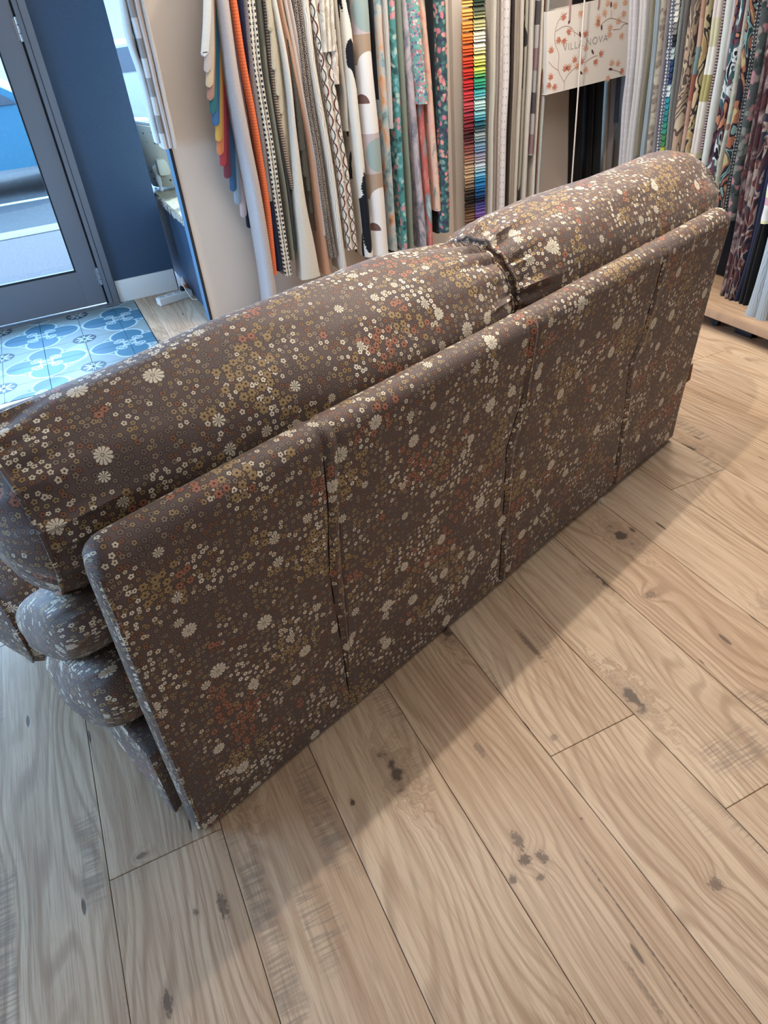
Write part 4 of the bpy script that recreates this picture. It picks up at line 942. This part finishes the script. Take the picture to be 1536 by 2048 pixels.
for i in range(NC):
    f = i / (NC - 1); z = lerp(zt, zb, f); lift = i % 1
    fv = max(0, min(1, (1.45 - z) / 1.30))
    for L, x0, w, side in ((LC, 2.371, .066, 0), (MCo, 2.439, .072, 0), (MCo, 2.512, .046, 1)):
        ff = max(0, min(1, fv + (.02 if L is LC else 0) - (.05 if side else 0)))
        o = link(bpy.data.objects.new('swatch_card', cardmesh(lutc(L, ff), w, side)), card)
        o.location = (x0, yv + (0.0 if L is MCo else .01), z + (.004 * math.sin(i * 2.1)))
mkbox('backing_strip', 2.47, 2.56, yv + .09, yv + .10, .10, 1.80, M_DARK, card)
# --- pale curtain stack
pale = [('cream edge strip right of the rainbow cards', 990, 7, ('plain', (206, 194, 174)), 480), ('taupe speckled strip in the pale stack', 995, 11, ('tweed', (120, 108, 104), (168, 156, 148)), 480),
        ('white dotted strip in the pale stack', 1004, 9, ('ticks', (196, 184, 174), (236, 230, 220)), 480), ('white strip with small black ticks', 1015, 15, ('ticks', (214, 204, 198), (70, 66, 72)), 480),
        ('narrow dark strip standing for a shaded gap in the pale stack', 1027, 5, ('plain', (60, 50, 48)), 450), ('taupe folded strip in the middle of the pale stack', 1035, 13, ('stripes', (150, 136, 122), (180, 168, 152)), 450),  # the dark strip stands in for shade in a gap between cloths
        ('cream narrow strip left of the zebra streak', 1046, 8, ('plain', (196, 184, 166)), 440), ('strip with dark zebra streak', 1054, 7, ('strokes', (170, 164, 150), (52, 50, 50)), 430),
        ('ivory wide strip left of the segmented one', 1065, 13, ('plain', (202, 196, 184)), 420), ('grey and plum segmented strip', 1078, 7, ('segments', (160, 156, 152), (140, 104, 108), (170, 160, 156), (76, 70, 72)), 310),
        ('cream strip right of the segmented one', 1086, 7, ('plain', (206, 198, 184)), 420), ('thin russet strip at the end of the pale stack', 1092, 4, ('plain', (140, 96, 78)), 410), ('pale green-grey strip, rightmost of the pale stack', 1098, 5, ('plain', (172, 178, 168)), 400)]
for i, (lab, u, w, m, vb) in enumerate(pale):
    sl = -(u - 938) / 2830
    SA(lab, [(u, 0), (u + sl * 146 + 1, 146), (u + sl * 293, 293), (u + sl * vb, vb)], w * .95, cloth(*m), yp=3.98 + (i % 3) * .008, depth=.03 if i < 2 else .07)
# --- alcove right of the partition: black and pale curtains, slim cord in front
for i, (lab, u0, v0, u1, v1, w, m) in enumerate([
    ('black cloth nearest the partition end under the bag', 1166, 0, 1152, 420, 22, ('plain', (20, 18, 22))),
    ('charcoal cloth second from the partition end', 1188, 0, 1172, 410, 20, ('stripes', (30, 28, 32), (18, 17, 20))),
    ('near-black green cloth third from the partition end', 1210, 0, 1190, 400, 18, ('plain', (30, 34, 34))),
    ('ivory curtain edge beside the black cloths', 1228, 0, 1204, 395, 8, ('plain', (176, 164, 148))),
    ('mushroom linen cloth hanging below the bag', 1240, 0, 1214, 385, 18, ('tweed', (120, 106, 98), (146, 132, 122))),
    ('dark slate sample above the mushroom linen', 1250, 0, 1232, 245, 12, ('plain', (66, 72, 82)))]):
    SA(lab, [(u0, 0), (lerp(u0, u1, .4), v1 * .4), (u1, v1)], w, cloth(*m), yp=4.12 + (i % 2) * .02 - (.05 if 'slate' in lab else 0), depth=.2, group='cloths in the dark alcove')
bm = bmesh.new(); a = on(1172, -40, 1, 3.90); b = on(1141, 400, 1, 3.90); a = a + (a - b) * .3
tube(bm, [a, b, on(1135, 470, 1, 3.90)], .0045, 8); cdo = obj('cord', bm, M_CORD); tag(cdo, 'thin ivory cord hanging in front of the printed paper bag', 'cord')
# --- right rack
SB = sampleB
R_ = [
 ('pale lilac sheer with textured weave, left end of the rack', [(1268, 0), (1262, 120), (1252, 220), (1243, 345)], 20, ('ticks', (190, 182, 184), (214, 208, 206)), 2),
 ('pale woven sheer second from the left on the rack', [(1288, 0), (1281, 120), (1270, 220), (1258, 330)], 20, ('ticks', (198, 192, 186), (220, 214, 206)), 2),
 ('olive edged strip beside the pale sheers', [(1306, 0), (1298, 100), (1284, 200), (1272, 310)], 8, ('plain', (142, 132, 102)), 1),
 ('powder blue folded cloth', [(1317, 0), (1307, 120), (1294, 230), (1283, 325)], 12, ('stripes', (136, 160, 172), (176, 182, 178)), 2),
 ('beige printed cloth with small motifs', [(1329, 0), (1318, 120), (1306, 230), (1297, 320)], 12, ('blooms', (176, 160, 130), (150, 130, 104), (196, 184, 150), (130, 110, 92)), 1),
 ('mauve-grey cloth left of the blue tassel edge', [(1340, 0), (1328, 120), (1316, 230), (1307, 318)], 9, ('plain', (136, 124, 128)), 1),
 ('blue strip edged with white tassels', [(1347, 0), (1336, 120), (1323, 230), (1313, 318)], 6, ('check', (60, 84, 124), (214, 214, 214)), 1),
 ('sage bordered strip right of the small colour cards', [(1367, 0), (1354, 110), (1341, 230), (1332, 312)], 7, ('plain', (132, 142, 130)), 1),
 ('dark taupe cloth beside the sage border', [(1377, 0), (1364, 110), (1350, 220), (1340, 312)], 9, ('tweed', (90, 80, 76), (116, 104, 98)), 1),
 ('brown cloth with large tan petals', [(1393, 0), (1379, 100), (1363, 210), (1350, 312)], 18, ('leaves', (112, 94, 82), (206, 176, 128), (96, 74, 66), (196, 152, 110)), 1),
 ('coral and teal block print strip', [(1409, 0), (1396, 100), (1379, 210), (1364, 312)], 8, ('segments', (186, 84, 60), (104, 146, 144), (206, 150, 118), (196, 130, 100)), 1),
 ('mustard and black leaf print cloth', [(1421, 0), (1408, 100), (1390, 210), (1373, 312)], 12, ('leaves', (204, 150, 70), (196, 170, 100), (60, 46, 44), (214, 170, 110)), 1),
 ('cream satin cloth with gold blocks', [(1438, 0), (1424, 100), (1405, 210), (1386, 318)], 17, ('segments', (228, 220, 196), (190, 172, 76), (232, 226, 206), (216, 206, 150), (224, 206, 190)), 2),
 ('plum and rose beaded strip', [(1451, 0), (1437, 100), (1420, 200), (1404, 300)], 5, ('rib', (96, 56, 62), (196, 160, 156)), 1),
 ('mint and cream cloth with faint lettering-like texture', [(1461, 0), (1447, 100), (1428, 210), (1408, 330)], 13, ('tweed', (196, 210, 196), (214, 218, 206)), 1),
 ('blush cloth fold right of the mint one', [(1474, 0), (1460, 80), (1448, 140)], 10, ('plain', (206, 190, 184)), 1),
 ('navy tropical cloth with teal and burgundy leaves', [(1484, 0), (1466, 110), (1448, 210), (1424, 330), (1412, 420)], 20, ('leaves', (26, 28, 48), (206, 214, 214), (40, 100, 110), (120, 44, 66), (30, 28, 40), (220, 120, 70)), 2),
 ('ivory floral edge strip over the tropical cloth', [(1497, 0), (1482, 100), (1462, 220), (1440, 330), (1430, 420)], 9, ('blooms', (196, 190, 160), (150, 110, 90), (170, 180, 150), (206, 200, 180)), 1),
 ('deep teal cloth with rust birds', [(1508, 0), (1494, 100), (1475, 220), (1452, 340), (1438, 430)], 15, ('leaves', (30, 70, 72), (110, 160, 150), (30, 34, 50), (190, 90, 50), (190, 170, 90)), 1),
 ('black knitted edge strip with white stitches', [(1521, 0), (1505, 110), (1484, 230), (1460, 350), (1448, 420)], 9, ('check', (30, 32, 44), (170, 170, 160)), 1),
 ('grey-green and pink rose cloth', [(1534, 0), (1518, 110), (1496, 230), (1473, 350), (1462, 440)], 14, ('blooms', (70, 80, 80), (150, 130, 120), (196, 110, 120), (46, 60, 56), (120, 130, 120)), 1),
 ('pink and cream bouclé tweed cloth with dark patches', [(1556, 0), (1541, 110), (1520, 230), (1494, 360), (1478, 470), (1450, 590)], 22, ('paint', (206, 176, 160), (176, 136, 126), (60, 30, 40), (120, 40, 44), (200, 180, 160)), 2),
 ('burgundy and navy vine cloth', [(1580, 0), (1562, 120), (1540, 240), (1512, 380), (1490, 480), (1458, 598)], 22, ('leaves', (96, 30, 40), (40, 44, 70), (170, 140, 120), (120, 44, 40), (30, 28, 48), k_ := None), 2),
 ('deep navy velvet cloth beside the boucle', [(1600, 0), (1580, 120), (1556, 250), (1526, 390), (1500, 500), (1468, 602)], 22, ('plain', (26, 34, 84)), 2),
 ('blackish green velvet cloth', [(1622, 0), (1600, 130), (1572, 260), (1540, 400), (1512, 510), (1486, 610)], 20, ('stripes', (24, 30, 34), (14, 16, 20)), 2)]
for i, (lab, px, w, m, fo) in enumerate(R_):
    m = (m[0],) + tuple(tuple(int((sum(x) / 3 + (q - sum(x) / 3) * .72) * .90) for q in x) for x in m[1:] if x is not None)
    SB(lab, px, w * 1.0, cloth(*m), xp=2.99 + (i % 2) * .012, folds=fo)
SB('short pink, white and yellow striped sample at the right edge', [(1556, 300), (1543, 380), (1530, 446)], 16, cloth('segments', (222, 222, 212), (206, 150, 168), (220, 216, 160), (226, 222, 216), k=.3), xp=2.93, top=False, k=420)
SB('silver blue damask cloth with folded lower corner', [(1590, 300), (1562, 420), (1536, 540), (1510, 636)], 26, cloth('script', (170, 184, 192), (96, 108, 122)), xp=2.90, folds=2, w2=52, k=430)
SB('white and rose cloth at the far right edge', [(1600, 380), (1580, 480), (1556, 600)], 20, cloth('paint', (220, 210, 206), (170, 130, 120), (226, 220, 216)), xp=2.93, k=430)
# small colour cards on the rack
card2 = empty('small_card_waterfall', (0, 0, 0)); tag(card2, 'narrow waterfall of dark to green fabric cards on the right rack', 'swatches', 'patterned cloths hanging on the right hand rack')
LB = [(40, 28, 28), (60, 48, 44), (150, 146, 136), (176, 172, 160), (100, 96, 92), (24, 26, 34), (140, 150, 146), (30, 50, 80), (26, 40, 70), (160, 170, 168), (30, 110, 120), (30, 100, 100), (40, 110, 90), (50, 100, 60), (140, 140, 60), (120, 110, 60), (110, 90, 70)]
for i in range(34):
    v = -60 + i * 12.5; p = on(lerp(1362, 1318, (v + 60) / 420), v, 0, 3.01)
    bm = bmesh.new(); box(bm, -.004, .0, -.026, .026, -.034, .0)
    o = obj('swatch_card', bm, plain('card_cloth', srgb(*LB[min(len(LB) - 1, i // 2)]), .8, .2), card2, smooth=False)
    o.location = p + Vector((-.002, 0, 0)); o.rotation_euler = (0, .25, 0)
mkbox('backing_strip', 3.03, 3.04, 3.02, 3.16, .3, 1.8, M_DARK, card2)
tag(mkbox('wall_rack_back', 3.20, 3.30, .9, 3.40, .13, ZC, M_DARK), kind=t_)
# rack plinth on castors
pl = empty('rack_plinth', (0, 0, 0)); tag(pl, 'low oak platform on castors under the hanging cloths', 'platform')
M_PLY = oak('oak_plinth', .92)
mkbox('platform_board', 2.82, 3.30, .9, 3.7, .068, .108, M_PLY, pl, .003)
for x in (2.90, 3.22):
    for y in (1.1, 2.44, 3.5):
        bm = bmesh.new(); box(bm, x - .022, x + .022, y - .02, y + .02, .048, .068); tube(bm, [(x - .011, y, .024), (x + .011, y, .024)], .0235, 16); obj('castor', bm, M_BLACK, pl)
dv = empty('power_adapter', (2.93, 2.27, 0)); tag(dv, 'small black adapter with a glowing blue LED reflection under the platform', 'adapter')
mkbox('adapter_body', -.03, .03, -.05, .05, .001, .03, M_BLACK, dv, .004)
e_ = NT('blue_led_reflection', .4, .3); e_.col(srgb(80, 180, 255)); e_.b.inputs['Emission Color'].default_value = (.15, .55, 1, 1); e_.b.inputs['Emission Strength'].default_value = 3
bm = bmesh.new(); lathe(bm, [(.006, .0301), (.004, .034)], 12, (-.02, -.02, 0)); obj('led_reflection', bm, e_.m, dv)  # glowing dot stands in for the reflection of a blue LED

# ============================================================ PRINTED PAPER BAG
yb_ = 3.94
BL, BR, TL = on(1093, 190, 1, yb_), on(1263, 148, 1, yb_), on(1093, 24, 1, yb_)
ux = (BR - BL); bw = ux.length; ux.normalize(); uz = Vector((-ux.z, 0, ux.x)); bh = (TL - BL).dot(uz)
bag = empty('paper_bag', BL); bag.rotation_euler = (0, -math.atan2(ux.z, ux.x), 0)
tag(bag, 'white paper shop bag printed with rust leaves and lettering VILLA NOVA', 'bag')
M_PAPER = plain('white_paper', srgb(226, 218, 208), .5, .3, var=.02)
BD = .10
bm = bmesh.new()
pr = [(0, 0), (bw, 0), (bw, BD), (bw + .0, BD), (0, BD)]
def quad(bm, *p): return bm.faces.new([bm.verts.new(q) for q in p])
quad(bm, (0, 0, 0), (bw, 0, 0), (bw, 0, bh), (0, 0, bh)); quad(bm, (0, BD, 0), (0, BD, bh), (bw, BD, bh), (bw, BD, 0))
for x in (0, bw):
    s = -1 if x else 1
    quad(bm, (x, 0, 0), (x + s * .012, BD / 2, 0), (x + s * .012, BD / 2, bh), (x, 0, bh)); quad(bm, (x + s * .012, BD / 2, 0), (x, BD, 0), (x, BD, bh), (x + s * .012, BD / 2, bh))
quad(bm, (0, 0, 0), (0, BD, 0), (bw, BD, 0), (bw, 0, 0)); bmesh.ops.remove_doubles(bm, verts=bm.verts, dist=.0002)
b_ = obj('bag_body', bm, M_PAPER, bag, smooth=False); md = b_.modifiers.new('s', 'SOLIDIFY'); md.thickness = .0006
def bp(u, v):                                # photo point -> bag face coordinates
    q = on(u, v, 1, yb_) - BL; return (q.dot(ux), q.dot(uz))
rust = [plain('rust_ink', srgb(192, 122, 98), .6, .2), plain('peach_ink', srgb(214, 164, 136), .6, .2), plain('plum_ink', srgb(96, 62, 62), .6, .2)]
def leaf(bm, x, z, a, s):
    pts = []; c = bm.verts.new((x, -.0009, z))
    for k, r in ((-150, .15), (-100, .5), (-78, .3), (-60, .8), (-38, .4), (-27, 1.0), (-10, .5), (0, 1.2), (10, .5), (27, 1.0), (38, .4), (60, .8), (78, .3), (100, .5), (150, .15)):
        q = a + math.radians(k * .9); pts.append(bm.verts.new((x + s * r * math.cos(q), -.0009, z + s * r * math.sin(q))))
    for p, q in zip(pts, pts[1:]): bm.faces.new((c, p, q))
zm = lambda u, v: bp(1060 + .15625 * u, .15625 * v)
lists = {0: [((440, 240), 2.2), ((480, 425), .6), ((385, 500), 3.6), ((430, 505), 5.0), ((275, 670), 1.8), ((575, 790), 1.8), ((650, 810), 1.0), ((890, 700), .3), ((835, 770), 5.0), ((455, 900), 1.9), ((480, 890), .8), ((270, 1010), 1.9), ((300, 1100), 5.5), ((260, 1080), 3.6), ((890, 300), 3.1), ((1160, 900), 5.7), ((690, 450), .3)],
         1: [((650, 145), 4.7), ((1000, 70), 1.8), ((1070, 90), .6), ((960, 190), 1.9), ((880, 260), 1.9), ((1040, 370), 2.5), ((1030, 420), 4.0), ((1130, 300), 1.6), ((1165, 440), 5.2), ((1215, 60), 1.6), ((1210, 150), 4.3), ((720, 640), 1.8), ((700, 880), 5.4), ((1050, 830), 1.9), ((1120, 840), 1.4), ((1010, 985), 3.9), ((620, 850), 2.8), ((1270, 940), .5)],
         2: [((500, 270), 4.4), ((1037, 60), 1.6), ((915, 350), 4.8), ((800, 665), 2.1), ((1030, 885), 3.0), ((650, 930), 5.6), ((640, 440), 1.9)]}
for k, L in lists.items():
    for (q, a) in L:
        x, z = zm(*q); bm = bmesh.new()
        if k == 2:
            bm.faces.new([bm.verts.new((x + .017 * math.cos(a) * c - .006 * math.sin(a) * s, -.0012, z + .017 * math.sin(a) * c + .006 * math.cos(a) * s)) for c, s in ((1, 0), (.4, 1), (-.4, 1), (-1, 0), (-.4, -1), (.4, -1))])
        else: leaf(bm, x, z, a, .036)
        obj('printed_leaf', bm, rust[k], bag, smooth=False)
M_STEM = plain('stem_ink', srgb(160, 120, 108), .6, .2)
for pts in ([(430, 1150), (435, 1060), (360, 900), (370, 700), (320, 560), (320, 400), (370, 250), (470, 165)], [(435, 1050), (480, 960), (560, 880), (620, 850)], [(360, 900), (290, 850), (240, 790)], [(330, 400), (420, 340), (500, 340), (560, 400), (570, 470)], [(570, 410), (640, 460)], [(700, 800), (790, 735), (860, 710)], [(920, 300), (1000, 240), (1080, 240), (1180, 280), (1260, 300)], [(1040, 230), (1037, 130)], [(1060, 380), (1150, 370), (1200, 310), (1260, 310)], [(1040, 890), (1120, 910), (1200, 960)], [(970, 230), (960, 180)]):
    P = densify([Vector((zm(*q)[0], -.0007, zm(*q)[1])) for q in pts], 20); bm = bmesh.new(); tube(bm, P, .0011, 5); obj('printed_stem', bm, M_STEM, bag)
fc = bpy.data.curves.new('lettering', 'FONT'); fc.body = 'VILLA NOVA'; fc.size = .058; fc.space_character = 1.12; fc.extrude = .0002; fc.offset = -.0011
fo = bpy.data.objects.new('tmp', fc); COL.objects.link(fo); bpy.context.view_layer.update()
me = bpy.data.meshes.new_from_object(fo.evaluated_get(bpy.context.evaluated_depsgraph_get())); bpy.data.objects.remove(fo)
me.materials.clear(); me.materials.append(plain('grey_ink', srgb(140, 134, 132), .6, .2))
lt = link(bpy.data.objects.new('lettering', me), bag)
a = zm(420, 660); b = zm(990, 525); w0 = max(v.co.x for v in me.vertices); sc = math.hypot(b[0] - a[0], b[1] - a[1]) / w0
lt.location = (a[0], -.0012, a[1]); lt.rotation_euler = (math.pi / 2, -math.atan2(b[1] - a[1], b[0] - a[0]), 0); lt.scale = (sc, sc, sc)
M_RIB = plain('mauve_ribbon', srgb(150, 112, 112), .5, .3)
h1, h2 = zm(500, 270), zm(870, 110)
bm = bmesh.new(); zt_ = 1.8 - BL.z
tube(bm, [(h1[0], -.002, h1[1]), (h1[0] + .004, -.006, bh + .1), (lerp(h1[0], h2[0], .5) + .02, .10, bh + .38), (h2[0] + .01, -.006, bh + .1), (h2[0], -.002, h2[1] - .0)], .0045, 8); obj('ribbon_handle', bm, M_RIB, bag)
